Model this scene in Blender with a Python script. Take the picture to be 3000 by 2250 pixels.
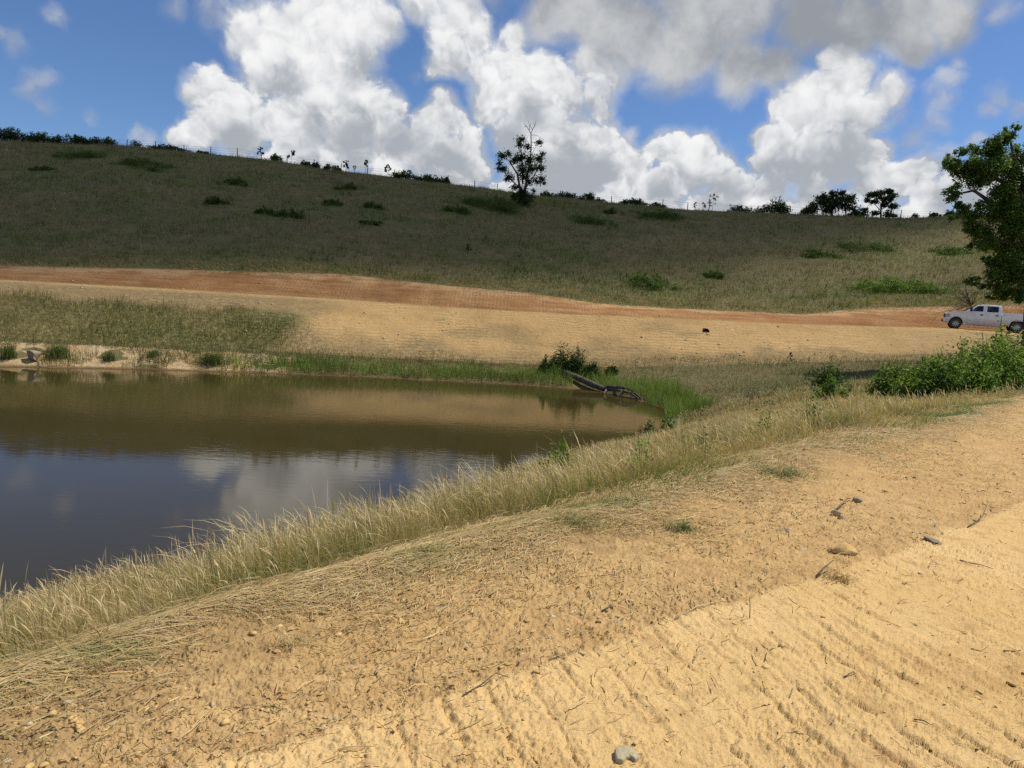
import bpy, bmesh, math, random
import numpy as np
from mathutils import Vector, Matrix

for o in list(bpy.data.objects):
    bpy.data.objects.remove(o, do_unlink=True)
SC = bpy.context.scene
COL = SC.collection

# ---------------------------------------------------------------- camera
EYE = Vector((0.0, 0.0, 5.1))                      # pond level is z = 0, the eye 1.6 m above the dam crest
PITCH, ROLL = math.atan(255 / 2077.0), 0.06
cf = Vector((0, math.cos(PITCH), -math.sin(PITCH)))
cu = Vector((0, math.sin(PITCH), math.cos(PITCH)))
cr = Vector((1, 0, 0))
camR = math.cos(ROLL) * cr + math.sin(ROLL) * cu
camU = -math.sin(ROLL) * cr + math.cos(ROLL) * cu
cam = bpy.data.cameras.new("camera")
cam.sensor_width = 36.0
cam.lens = 36.0 * 2077.0 / 3000.0
cam.clip_start, cam.clip_end = 0.05, 5000.0
camo = bpy.data.objects.new("camera", cam)
m = Matrix((camR, camU, -cf)).transposed().to_4x4()
m.translation = EYE
camo.matrix_world = m
COL.objects.link(camo)
SC.camera = camo

# ---------------------------------------------------------------- light and exposure
SUN_AZ, SUN_EL = 74.0, 58.0
sd = Vector((math.sin(math.radians(SUN_AZ)) * math.cos(math.radians(SUN_EL)),
             math.cos(math.radians(SUN_AZ)) * math.cos(math.radians(SUN_EL)),
             math.sin(math.radians(SUN_EL))))
sun = bpy.data.lights.new("sun", 'SUN')
sun.energy = 4.9
sun.angle = math.radians(0.5)
sun.color = (1.0, 0.95, 0.87)
suno = bpy.data.objects.new("sun", sun)
suno.rotation_euler = sd.to_track_quat('Z', 'Y').to_euler()
suno.location = (60, 60, 120)
COL.objects.link(suno)
SC.view_settings.view_transform = 'Standard'
SC.view_settings.look = 'None'
SC.view_settings.gamma = 1.0
SC.view_settings.exposure = 0.0
SC.render.engine = 'CYCLES'
SC.cycles.max_bounces = 6
SC.cycles.transparent_max_bounces = 12
SC.cycles.use_denoising = False
SC.cycles.use_adaptive_sampling = False
# cloud puffs of the day: (azimuth, elevation, angular radius) in degrees
CUMULUS=[(-23.3,14.6,1.05),(-23.5,13.5,1.60),(-21.9,12.8,2.17),(-24.3,12.8,1.11),(-21.2,11.4,2.57),(-23.1,11.2,1.83),(-24.3,9.9,1.36),(-25.2,9.5,1.01),(-20.5,17.4,1.99),(-18.1,17.5,2.94),(-15.7,18.8,2.95),(-13.2,19.5,2.51),(-11.5,18.8,1.62),(-13.9,17.0,2.81),(-17.3,15.6,3.02),(-19.6,15.0,2.17),(-13.8,13.9,3.15),(-16.4,13.1,3.12),(-12.1,12.8,2.71),(-18.0,12.1,2.38),(-10.4,13.3,1.48),(-17.1,10.3,2.43),(-13.7,10.7,2.74),(-10.3,10.5,2.53),(-7.6,10.9,2.29),(-6.9,13.9,1.36),(-7.4,12.9,1.62),(-5.8,13.1,1.25),(-4.9,10.5,2.58),(-6.3,19.6,1.87),(-4.5,19.4,1.40),(-6.2,17.6,1.91),(-7.3,16.5,1.40),(-4.3,18.6,1.42),(-5.8,20.8,1.61),(-8.7,20.8,1.59),(-3.5,16.8,1.82),(-2.4,14.9,2.48),(-1.5,16.9,2.19),(0.9,16.9,1.70),(4.4,17.5,1.49),(5.7,16.7,1.57),(5.1,15.6,1.71),(2.2,15.5,2.22),(0.5,15.1,2.73),(5.5,14.5,1.11),(-1.1,19.2,0.99),(2.5,12.2,2.80),(-0.1,12.9,2.79),(5.7,12.0,2.02),(7.0,11.7,1.51),(4.4,9.8,2.84),(0.8,9.4,2.87),(8.0,9.8,2.30),(10.5,11.8,1.44),(11.7,12.2,1.03),(13.6,11.9,1.27),(12.5,10.5,2.23),(14.9,10.6,1.71),(15.9,9.3,1.96),(10.6,8.3,2.29),(22.5,17.6,1.06),(23.3,16.6,1.24),(21.9,17.1,0.86),(22.7,15.4,1.96),(20.9,15.1,1.67),(19.5,14.0,1.60),(21.1,13.2,2.48),(23.4,13.6,2.41),(24.9,14.7,1.28),(18.0,12.5,1.22),(18.9,11.7,1.87),(17.8,11.2,1.19),(21.1,10.9,2.42),(23.4,11.2,2.24),(25.1,11.4,1.54),(18.4,9.0,1.68),(21.6,8.6,1.63),(25.4,9.3,1.78),(26.8,9.4,1.74),(28.1,9.8,1.60),(27.7,10.3,1.07),(29.0,8.3,1.49),(30.3,9.2,1.25),(32.1,8.7,1.62),(34.2,8.7,1.75),(-19.0,8.2,1.70),(-15.1,8.1,1.75),(-10.2,8.0,2.06),(-5.7,7.9,2.09),(-1.4,7.4,2.11),(3.2,7.1,2.11),(7.2,7.3,2.08),(11.2,6.7,1.80),(14.7,7.3,2.00),(17.5,6.9,1.96),(20.4,6.9,1.91),(23.4,7.0,2.08),(26.2,7.0,2.01),(28.8,6.6,1.94),(25.5,15.3,1.31)]
WISPS=[(28.7,14.8,1.22),(28.3,13.4,1.24),(29.2,16.1,0.95),(29.7,17.0,0.70),(32.0,14.5,1.26),(33.1,13.9,1.34),(31.3,14.0,0.83),(-34.0,11.4,1.47),(-33.4,11.9,0.94),(-33.3,10.5,0.99),(-31.3,10.0,0.74),(-35.0,13.8,1.32),(-35.6,14.1,0.92),(-32.4,15.5,0.92),(6.5,12.6,1.25),(8.1,12.8,0.99),(27.3,12.4,1.69),(26.3,14.0,1.27),(-22.9,18.2,1.92),(-20.2,18.9,1.96),(-25.1,18.0,1.25),(26.2,18.4,1.62),(32.0,19.6,1.10),(34.6,13.6,1.67),(-27.9,9.2,0.85),(-27.2,8.9,0.91),(-8.7,15.7,1.10),(25.8,15.4,1.31),(29.4,11.3,1.02),(30.6,12.1,0.79)]
GREY_DECK=[(7.2,19.5,3.02),(4.5,20.8,2.53),(10.8,17.9,2.22),(12.4,19.0,2.62),(15.9,17.3,2.04),(18.4,17.1,1.67),(15.5,20.7,2.73),(20.3,20.2,2.85),(23.4,19.6,2.37),(26.2,19.9,2.08),(29.0,19.2,1.54),(27.2,18.1,1.20),(1.8,21.3,2.30),(13.2,24.6,5.49),(4.4,25.7,5.63),(21.3,24.6,5.12),(-4.6,25.7,4.33),(27.7,23.5,4.07)]
CLOUD_BASES=[(-12.9,11.6,2.98),(-9.8,11.3,2.78),(-16.0,12.1,1.93),(-17.7,14.6,2.10),(21.0,10.1,3.01),(23.4,10.5,2.70),(19.1,10.3,1.89),(2.8,9.4,3.64),(-1.1,11.5,2.31),(-6.3,9.4,2.85),(-12.8,16.0,1.66),(23.9,12.5,1.98),(11.3,8.7,2.28),(-21.4,10.3,1.64),(14.8,8.8,2.23),(0.3,14.0,1.50),(5.7,10.0,2.05),(30.7,7.9,1.87)]

# ---------------------------------------------------------------- sky: Nishita with procedural cumulus
def build_sky():
    w = bpy.data.worlds.new("World")
    SC.world = w
    w.use_nodes = True
    nt = w.node_tree
    nt.nodes.clear()
    N, L = nt.nodes, nt.links

    def math_(op, a, b=None, c=None, clamp=False):
        n = N.new('ShaderNodeMath'); n.operation = op; n.use_clamp = clamp
        for i, v in enumerate((a, b, c)):
            if v is None: continue
            if isinstance(v, (int, float)): n.inputs[i].default_value = v
            else: L.new(v, n.inputs[i])
        return n.outputs[0]

    def vmath(op, a, b=None, scale=None):
        n = N.new('ShaderNodeVectorMath'); n.operation = op
        for i, v in enumerate((a, b)):
            if v is None: continue
            if isinstance(v, (tuple, list, Vector)): n.inputs[i].default_value = tuple(v)
            else: L.new(v, n.inputs[i])
        if scale is not None: n.inputs['Scale'].default_value = scale
        return n.outputs['Value'] if op in ('DISTANCE', 'DOT_PRODUCT', 'LENGTH') else n.outputs['Vector']

    def noise(vec, scale, detail=4, rough=0.55, out='Fac'):
        n = N.new('ShaderNodeTexNoise'); L.new(vec, n.inputs['Vector'])
        n.inputs['Scale'].default_value = scale; n.inputs['Detail'].default_value = detail
        n.inputs['Roughness'].default_value = rough
        return n.outputs[out]

    def voro(vec, scale, detail=2.0, rough=0.5):
        n = N.new('ShaderNodeTexVoronoi'); n.feature = 'F1'; L.new(vec, n.inputs['Vector'])
        n.inputs['Scale'].default_value = scale
        n.inputs['Detail'].default_value = detail
        n.inputs['Roughness'].default_value = rough
        n.normalize = True
        return n.outputs['Distance']

    def smooth(v, a, b):
        n = N.new('ShaderNodeMapRange'); n.interpolation_type = 'SMOOTHSTEP'; n.clamp = True
        L.new(v, n.inputs['Value'])
        n.inputs['From Min'].default_value = a; n.inputs['From Max'].default_value = b
        return n.outputs['Result']

    def mix(f, a, b):
        n = N.new('ShaderNodeMix'); n.data_type = 'RGBA'
        if isinstance(f, (int, float)): n.inputs['Factor'].default_value = f
        else: L.new(f, n.inputs['Factor'])
        for k, v in (('A', a), ('B', b)):
            s = [i for i in n.inputs if i.name == k and i.type == 'RGBA'][0]
            if isinstance(v, tuple): s.default_value = (*v, 1)
            else: L.new(v, s)
        return [o for o in n.outputs if o.type == 'RGBA'][0]

    def direction(az, el):
        a, e = math.radians(az), math.radians(el)
        return (math.sin(a) * math.cos(e), math.cos(a) * math.cos(e), math.sin(e))

    def field(vec, blobs, k=0.12, floor=-1.0):
        acc = None
        for az, el, r in blobs:
            d = vmath('DISTANCE', vec, direction(az, el))
            f = math_('MULTIPLY_ADD', d, -1.0 / math.radians(r), 1.0)
            acc = f if acc is None else math_('SMOOTH_MAX', acc, f, k)
        return math_('MAXIMUM', acc, floor)

    geo = N.new('ShaderNodeTexCoord')
    D = vmath('NORMALIZE', geo.outputs['Generated'])
    def warp(vec, amt, scale, detail=3):
        c = noise(vec, scale, detail, 0.55, 'Color')
        return vmath('ADD', vec, vmath('SCALE', vmath('SUBTRACT', c, (0.5, 0.5, 0.5)), scale=amt))
    W1 = warp(D, 0.045, 8.0)
    W2 = warp(W1, 0.026, 24.0, 6)
    W2s = vmath('ADD', W2, tuple(Vector((0.45, -0.2, 0.87)) * 0.011))

    def relief(v):                    # cauliflower heads: broad ones carrying smaller ones
        return math_('MULTIPLY', math_('SUBTRACT', 0.36, voro(v, 17.0, 3.0, 0.62)), 1.6)
    bil, bils = relief(W2), relief(W2s)
    fine = noise(W2, 48.0, 6, 0.62)
    fine0 = math_('SUBTRACT', fine, 0.5)
    rim = math_('ADD', math_('MULTIPLY', bil, 1.15), math_('MULTIPLY', fine0, 1.25))
    soft = math_('SUBTRACT', noise(W1, 8.0, 5, 0.55), 0.5)
    tear = noise(W2, 13.0, 7, 0.62)
    softB = math_('SUBTRACT', noise(W2, 8.0, 7, 0.6), 0.5)
    tintB = smooth(noise(W1, 8.5, 6, 0.58), 0.36, 0.66)
    sep = N.new('ShaderNodeSeparateXYZ'); L.new(W2, sep.inputs[0])
    up = sep.outputs['Z']
    slope = math_('SUBTRACT', bil, bils)
    inv = lambda a: math_('SUBTRACT', 1.0, a)

    sky = N.new('ShaderNodeTexSky')
    sky.sky_type = 'NISHITA'
    sky.sun_disc = False
    sky.sun_elevation = math.radians(SUN_EL)
    sky.sun_rotation = math.radians(SUN_AZ)
    sky.altitude = 300
    sky.air_density, sky.dust_density, sky.ozone_density = SKY_AIR
    blue = vmath('MULTIPLY', sky.outputs[0], tuple(SKY_STRENGTH * q for q in (0.66, 0.82, 1.06)))   # deep summer blue

    def background(colour):
        bg = N.new('ShaderNodeBackground'); L.new(colour, bg.inputs['Color'])
        return bg.outputs[0]

    def near(blobs, a0, a1, grow):
        return [q for q in blobs if q[0] + grow * q[2] + 2.5 > a0 and q[0] - grow * q[2] - 2.5 < a1]

    def sector(a0, a1):
        """the clouds standing between two compass bearings"""
        col = blue
        ws = near(WISPS, a0, a1, 1.5)
        if ws:
            dW = math_('ADD', field(W2, ws), math_('MULTIPLY', math_('SUBTRACT', tear, 0.5), 2.2))
            col = mix(math_('MULTIPLY', smooth(dW, -0.1, 0.95), 0.72), col,
                      mix(smooth(tear, 0.35, 0.7), (0.33, 0.38, 0.50), (0.62, 0.64, 0.68)))
        cs = sorted(near(CUMULUS, a0, a1, 1.5), key=lambda q: -q[1])
        if cs:
            T, A = None, None
            for az, el, r in cs:                        # farther heads first, each crown before the foot behind it
                rr = math.radians(r)
                d = vmath('DISTANCE', W2, direction(az, el))
                f = math_('MULTIPLY_ADD', rim, -0.62 * rr, d)
                n = N.new('ShaderNodeMapRange'); n.interpolation_type = 'SMOOTHSTEP'; n.clamp = True
                L.new(f, n.inputs['Value'])
                n.inputs['From Min'].default_value = rr * 1.06; n.inputs['From Max'].default_value = rr * 1.06 - 0.50 * rr
                a = n.outputs['Result']
                t = math_('MULTIPLY_ADD', up, 1.0 / rr, -math.sin(math.radians(el)) / rr)
                if T is None: T, A = t, a
                else:
                    q = N.new('ShaderNodeMix'); q.data_type = 'FLOAT'
                    L.new(a, q.inputs[0]); L.new(T, q.inputs[2]); L.new(t, q.inputs[3])
                    T = q.outputs[0]
                    A = math_('MAXIMUM', A, a)
            lit = math_("MULTIPLY_ADD", T, 0.36, 0.44)
            lit = math_("MULTIPLY_ADD", slope, 1.1, lit)
            lit = math_('MULTIPLY_ADD', soft, 1.3, lit)
            lit = math_('MULTIPLY_ADD', fine0, 0.45, lit)
            bs = near(CLOUD_BASES, a0, a1, 1.3)
            if bs:
                lit = math_('MULTIPLY_ADD', smooth(field(W1, bs, 0.3), -0.2, 1.0), -0.75, lit)
            veil = math_('MULTIPLY', smooth(math_('MULTIPLY_ADD', math_('SUBTRACT', tear, 0.5), 2.0, field(W1, cs, 0.1)), -0.35, 0.5), 0.62)
            col = mix(veil, col, (0.62, 0.66, 0.73))
            col = mix(A, col, mix(smooth(lit, -0.2, 1.05), SKY_GREY, SKY_WHITE))
        gs = near(GREY_DECK, a0, a1, 1.6)
        if gs:
            dB = math_('ADD', field(W2, gs, 0.3), math_('MULTIPLY_ADD', softB, 2.0, 0.34))
            col = mix(smooth(dB, -0.05, 0.85), col, mix(tintB, (0.30, 0.325, 0.365), (0.60, 0.61, 0.62)))
        return background(col)

    # clouds over the rest of the sky, off the picture
    gen = noise(warp(D, 0.3, 2.0), 3.2, 7, 0.6)
    rest = background(mix(math_('MULTIPLY', smooth(gen, 0.50, 0.60), 0.9), blue,
                          mix(smooth(gen, 0.55, 0.75), (0.70, 0.71, 0.73), (0.35, 0.37, 0.40))))
    sx = N.new('ShaderNodeSeparateXYZ'); L.new(D, sx.inputs[0])
    bearing = math_('DIVIDE', sx.outputs['X'], math_('MAXIMUM', sx.outputs['Y'], 0.001))

    def pick(test, yes, no):
        n = N.new('ShaderNodeMixShader'); L.new(test, n.inputs[0]); L.new(no, n.inputs[1]); L.new(yes, n.inputs[2])
        return n.outputs[0]

    def tree(a0, a1, k):
        if k == 0: return sector(a0, a1)
        am = 0.5 * (a0 + a1)
        return pick(math_('LESS_THAN', bearing, math.tan(math.radians(am))), tree(a0, am, k - 1), tree(am, a1, k - 1))
    front = tree(-48.0, 48.0, 3)
    inside = math_('MULTIPLY', math_('LESS_THAN', math_('ABSOLUTE', bearing), math.tan(math.radians(48.0))),
                   math_('MULTIPLY', math_('GREATER_THAN', sx.outputs['Y'], 0.0),
                         math_('MULTIPLY', math_('GREATER_THAN', sx.outputs['Z'], -0.02), math_('LESS_THAN', sx.outputs['Z'], 0.60))))
    out = N.new('ShaderNodeOutputWorld')
    L.new(pick(inside, front, rest), out.inputs['Surface'])
    w.cycles.sampling_method = 'MANUAL'
    w.cycles.sample_map_resolution = 512

SKY_GREY, SKY_WHITE = (0.40, 0.43, 0.475), (0.93, 0.93, 0.93)
SKY_AIR = (1.0, 0.3, 2.5)
SKY_STRENGTH = 0.10
build_sky()

# ---------------------------------------------------------------- helpers
rng = np.random.default_rng(7)

def hash2(ix, iy, seed):
    h = (ix.astype(np.int64) * 374761393 + iy.astype(np.int64) * 668265263 + seed * 1442695041) & 0xFFFFFFFF
    h = ((h ^ (h >> 13)) * 1274126177) & 0xFFFFFFFF
    h = h ^ (h >> 16)
    return (h & 0xFFFF) / 65535.0

def vnoise(x, y, seed=0):
    """smooth value noise, -1..1"""
    ix, iy = np.floor(x), np.floor(y)
    fx, fy = x - ix, y - iy
    fx, fy = fx * fx * fx * (fx * (fx * 6 - 15) + 10), fy * fy * fy * (fy * (fy * 6 - 15) + 10)
    ix, iy = ix.astype(np.int64), iy.astype(np.int64)
    a, b = hash2(ix, iy, seed), hash2(ix + 1, iy, seed)
    c, d = hash2(ix, iy + 1, seed), hash2(ix + 1, iy + 1, seed)
    return 2 * ((a + (b - a) * fx) * (1 - fy) + (c + (d - c) * fx) * fy) - 1

def fbm(x, y, octaves=4, seed=0, gain=0.5):
    s, a, t = 0, 1.0, 0
    for k in range(octaves):
        s = s + a * vnoise(x * 2 ** k + 17.3 * k, y * 2 ** k - 9.1 * k, seed + k)
        t += a; a *= gain
    return s / t

def worley(x, y, seed=0):
    """distance to the nearest scattered point and that point's own random value"""
    ix, iy = np.floor(x).astype(np.int64), np.floor(y).astype(np.int64)
    best = np.full(x.shape, 9.0); val = np.zeros(x.shape)
    for dx in (-1, 0, 1):
        for dy in (-1, 0, 1):
            cx, cy = ix + dx, iy + dy
            px, py = cx + hash2(cx, cy, seed), cy + hash2(cx, cy, seed + 1)
            d = np.hypot(x - px, y - py); m = d < best
            best = np.where(m, d, best); val = np.where(m, hash2(cx, cy, seed + 2), val)
    return best, val

def sstep(v, a, b):
    t = np.clip((v - a) / (b - a), 0, 1)
    return t * t * (3 - 2 * t)

def make_mesh(name, verts, faces_flat, loop_total, mat, attrs=None, smooth=False, parent=None, mats=None, midx=None):
    me = bpy.data.meshes.new(name)
    v = np.asarray(verts, np.float32).reshape(-1, 3)
    f = np.asarray(faces_flat, np.int32).ravel()
    lt = np.asarray(loop_total, np.int32)
    ls = np.zeros(len(lt), np.int32); ls[1:] = np.cumsum(lt)[:-1]
    me.vertices.add(len(v)); me.vertices.foreach_set('co', v.ravel())
    me.loops.add(len(f)); me.loops.foreach_set('vertex_index', f)
    me.polygons.add(len(lt)); me.polygons.foreach_set('loop_start', ls); me.polygons.foreach_set('loop_total', lt)
    if smooth: me.polygons.foreach_set('use_smooth', np.ones(len(lt), bool))
    for k, a in (attrs or {}).items():
        a = np.asarray(a, np.float32)
        if a.ndim == 1:
            at = me.attributes.new(k, 'FLOAT', 'POINT'); at.data.foreach_set('value', a)
        else:
            if a.shape[1] == 3: a = np.concatenate([a, np.ones((len(a), 1), np.float32)], 1)
            at = me.attributes.new(k, 'FLOAT_COLOR', 'POINT'); at.data.foreach_set('color', a.ravel())
    for q in (mats or [mat]):
        me.materials.append(q)
    if midx is not None: me.polygons.foreach_set('material_index', np.asarray(midx, np.int32))
    me.update(calc_edges=True)
    o = bpy.data.objects.new(name, me)
    COL.objects.link(o)
    if parent is not None: o.parent = parent
    return o

def tag(o, label=None, cat=None, group=None, kind=None):
    if label: o['label'] = label
    if cat: o['category'] = cat
    if group: o['group'] = group
    if kind: o['kind'] = kind
    return o

def empty(name, loc, rz=0.0):
    e = bpy.data.objects.new(name, None)
    e.empty_display_size = 0.3
    e.location = loc; e.rotation_euler = (0, 0, rz)
    COL.objects.link(e)
    return e

class Nodes:
    """small shorthand for building a material"""
    def __init__(self, name):
        self.m = bpy.data.materials.new(name); self.m.use_nodes = True
        self.t = self.m.node_tree; self.t.nodes.clear()
        self.out = self.t.nodes.new('ShaderNodeOutputMaterial')
    def n(self, typ, **kw):
        q = self.t.nodes.new(typ)
        for k, v in kw.items(): setattr(q, k, v)
        return q
    def put(self, sock, v):
        if v is None: return
        if hasattr(v, 'is_output'): self.t.links.new(v, sock)
        elif isinstance(v, (tuple, list)):
            sock.default_value = tuple(v) if len(v) == len(sock.default_value) else (*v, 1.0)
        else: sock.default_value = v
    def math(self, op, a, b=None, c=None, clamp=False):
        q = self.n('ShaderNodeMath', operation=op, use_clamp=clamp)
        for i, v in enumerate((a, b, c)): self.put(q.inputs[i], v)
        return q.outputs[0]
    def coord(self):
        return self.n('ShaderNodeNewGeometry').outputs['Position']
    def scaled(self, v, s):
        q = self.n('ShaderNodeVectorMath', operation='MULTIPLY'); self.put(q.inputs[0], v); self.put(q.inputs[1], s)
        return q.outputs[0]
    def noise(self, v, scale, detail=4, rough=0.55, out='Fac', dist=0.0):
        q = self.n('ShaderNodeTexNoise'); self.put(q.inputs['Vector'], v)
        q.inputs['Scale'].default_value = scale; q.inputs['Detail'].default_value = detail
        q.inputs['Roughness'].default_value = rough; q.inputs['Distortion'].default_value = dist
        return q.outputs[out]
    def voro(self, v, scale, feature='F1', out='Distance', detail=0.0):
        q = self.n('ShaderNodeTexVoronoi', feature=feature); self.put(q.inputs['Vector'], v)
        q.inputs['Scale'].default_value = scale; q.inputs['Detail'].default_value = detail
        return q.outputs[out]
    def smooth(self, v, a, b, lo=0.0, hi=1.0):
        q = self.n('ShaderNodeMapRange', interpolation_type='SMOOTHSTEP', clamp=True); self.put(q.inputs['Value'], v)
        q.inputs['From Min'].default_value = a; q.inputs['From Max'].default_value = b
        q.inputs['To Min'].default_value = lo; q.inputs['To Max'].default_value = hi
        return q.outputs['Result']
    def mix(self, f, a, b, blend='MIX'):
        q = self.n('ShaderNodeMix', data_type='RGBA', blend_type=blend)
        self.put(q.inputs['Factor'], f)
        self.put([i for i in q.inputs if i.name == 'A' and i.type == 'RGBA'][0], a)
        self.put([i for i in q.inputs if i.name == 'B' and i.type == 'RGBA'][0], b)
        return [o for o in q.outputs if o.type == 'RGBA'][0]
    def attr(self, name, out='Color'):
        return self.n('ShaderNodeAttribute', attribute_name=name).outputs[out]
    def bump(self, h, strength=0.5, dist=0.02, normal=None):
        q = self.n('ShaderNodeBump'); q.inputs['Strength'].default_value = strength; q.inputs['Distance'].default_value = dist
        self.put(q.inputs['Height'], h); self.put(q.inputs['Normal'], normal)
        return q.outputs[0]
    def pbr(self, color, rough=0.8, metal=0.0, normal=None, spec=0.3, **kw):
        q = self.n('ShaderNodeBsdfPrincipled')
        self.put(q.inputs['Base Color'], color); self.put(q.inputs['Roughness'], rough)
        self.put(q.inputs['Metallic'], metal); self.put(q.inputs['Normal'], normal)
        self.put(q.inputs['Specular IOR Level'], spec)
        for k, v in kw.items(): self.put(q.inputs[k.replace('_', ' ')], v)
        return q.outputs[0]
    def done(self, shader):
        self.t.links.new(shader, self.out.inputs['Surface']); return self.m

def leaf_material(name, translucent=0.35, rough=0.6, gloss=0.25, tint=(1, 1, 1)):
    """thin leaves and blades coloured per blade; some light comes through"""
    k = Nodes(name)
    c = k.attr('tone')
    c2 = k.mix(1.0, c, (1.25 * tint[0], 1.25 * tint[1], 0.8 * tint[2]), 'MULTIPLY')
    p = k.pbr(c, rough, spec=gloss)
    t = k.n('ShaderNodeBsdfTranslucent'); k.put(t.inputs['Color'], c2)
    mx = k.n('ShaderNodeMixShader'); mx.inputs[0].default_value = translucent
    k.t.links.new(p, mx.inputs[1]); k.t.links.new(t.outputs[0], mx.inputs[2])
    return k.done(mx.outputs[0])

# ---------------------------------------------------------------- the lie of the land
# surveyed lines, each a run of (x, y, z) from left to right: dam crest edge, near shore and shoulder, far shore and
# valley floor, foot of the graded bank, lip of the bench road, its inner ditch, the grass edge on the cut, the ridge, beyond
LINES = [
    [(-9, -3.4, 3.5), (-4, 0.5, 3.5), (-1.95, 2.62, 3.5), (-1.32, 3.44, 3.5), (-0.17, 4.59, 3.5), (0.87, 5.5, 3.5), (2.57, 7.34, 3.5), (3.8, 8.55, 3.5), (7.46, 11.8, 3.5), (11.7, 16.2, 3.5), (26, 30, 3.6), (60, 45, 4.0)],
    [(-14, 3, 0), (-11, 6.5, 0), (-7.46, 10.1, 0), (-6.4, 11.3, 0), (-4.87, 12.4, 0), (-3.81, 14.4, 0), (-2.12, 16.4, 0), (-0.58, 19.1, 0), (1.5, 22.3, 0), (3.35, 25.3, 0), (6.64, 28.9, 0), (8.6, 28.6, 0.9), (10.6, 25.4, 2.0), (13, 22.5, 2.7), (20, 24, 3.0), (40, 34, 3.4), (70, 50, 4.0)],
    [(-60, 30, 0), (-40, 33.5, 0), (-26.1, 35.8, 0), (-18.1, 38.8, 0), (-8.2, 40.7, 0), (-0.2, 41.3, 0), (4.7, 41.0, 0), (6.7, 37.6, 0), (8.2, 33.5, 0), (11, 34, 0.75), (15, 36, 1.35), (22, 38, 2.0), (34, 41, 2.7), (52, 44, 3.3), (80, 53, 4.0)],
    [(-64, 34, 1.3), (-42, 36.5, 1.3), (-28, 38.3, 1.25), (-18.6, 41.2, 1.1), (-8.5, 43.6, 0.9), (0, 44.6, 0.9), (5, 45.2, 0.95), (11, 45, 1.4), (17, 45, 1.95), (24, 46, 2.45), (33, 47, 3.0), (54, 48, 3.6), (84, 55, 4.2)],
    [(-75, 41, 4.0), (-50, 44.5, 4.2), (-34.1, 47, 4.24), (-23.8, 49, 4.27), (-12.5, 51, 4.22), (-5.2, 51, 4.1), (4, 51, 4.14), (12, 51.5, 4.3), (19.5, 52.2, 4.35), (27, 53, 4.55), (32, 53.4, 4.72), (37, 52.6, 4.65), (56, 51, 4.6), (90, 58, 4.8)],
    [(-79, 45, 4.0), (-54, 48.5, 4.2), (-37, 51.2, 4.15), (-26, 53.3, 4.2), (-13.6, 55.3, 4.15), (-5.6, 55.3, 4.05), (4.4, 55.3, 4.05), (13, 55.9, 4.2), (21, 56.6, 4.3), (28.6, 57.4, 4.5), (34.2, 58, 4.7), (42, 57.6, 4.8), (62, 56, 4.9), (96, 62, 5.2)],
    [(-82, 47, 5.0), (-58, 52, 5.1), (-39.9, 55, 5.1), (-28, 56.6, 5.6), (-14.4, 58.5, 6.08), (-6.8, 58.5, 5.72), (0.7, 58.5, 5.5), (7.05, 58.8, 4.95), (13.9, 60, 4.95), (24.3, 61, 5.05), (29.9, 61.6, 5.9), (42, 60, 7.0), (64, 59, 7.6), (100, 66, 8.5)],
    [(-150, 118, 24), (-118, 122, 26.3), (-90, 125, 26.4), (-68.9, 125, 26.8), (-45, 125, 25.9), (-31.4, 125, 24.7), (-12.8, 125, 23.7), (1.9, 125, 22.6), (27.5, 125, 21.7), (51.4, 125, 22.1), (64.7, 125, 22.4), (86, 125, 24.4), (120, 126, 26), (190, 132, 27)],
    [(-220, 175, 18), (0, 180, 15), (220, 185, 19)],
    [(-1300, 900, 0), (0, 900, 0), (1300, 900, 0)],
]
NU, US0, US1 = 900, -1.55, 1.55
_us = np.linspace(US0, US1, NU)
def _smooth1(a, w):
    k = np.hanning(2 * w + 3); k /= k.sum()
    return np.convolve(np.pad(a, w + 1, 'edge'), k, 'valid')
LD, LZ = [], []                                   # depth and height of each line per fan column
for k, ln in enumerate(LINES):
    p = np.array(ln, float); u = p[:, 0] / (p[:, 1] + 6)
    o = np.argsort(u)
    LD.append(_smooth1(np.interp(_us, u[o], p[o, 1]), 9)); LZ.append(_smooth1(np.interp(_us, u[o], p[o, 2]), 9))
LD.insert(0, np.full(NU, -5.2)); LZ.insert(0, np.full(NU, 3.5))
LD, LZ = np.array(LD), np.array(LZ)
WOB = [0, .12, .25, .35, .3, .14, .25, .75, .8, 0, 0]
for k in range(1, 9):
    xk = _us * (LD[k] + 6)
    fr = 0.55 if k < 7 else 0.12
    LD[k] += WOB[k] * fbm(xk * fr, xk * 0 + 3.1 * k, 4 if k < 7 else 2, 50 + k, 0.6)
for k in range(1, len(LD)): LD[k] = np.maximum(LD[k], LD[k - 1] + 0.25)
ROWS = [70, 90, 46, 34, 40, 14, 26, 130, 14, 10]     # fan rows between one line and the next

def rough(x, y, seg, t):
    """unevenness of the ground on each stretch"""
    amp = np.array([.012, .05, .0, .06, .045, .03, .05, .45, .5, .5])[seg]
    wl = np.array([.9, 1.2, 2, 1.6, 1.1, 1.2, 1.1, 9., 20, 60])[seg]
    edge = np.clip(np.minimum(t, 1 - t) * 5, 0.15, 1)
    return amp * edge * fbm(x / wl, y / wl, 5, 11, 0.55)

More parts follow.
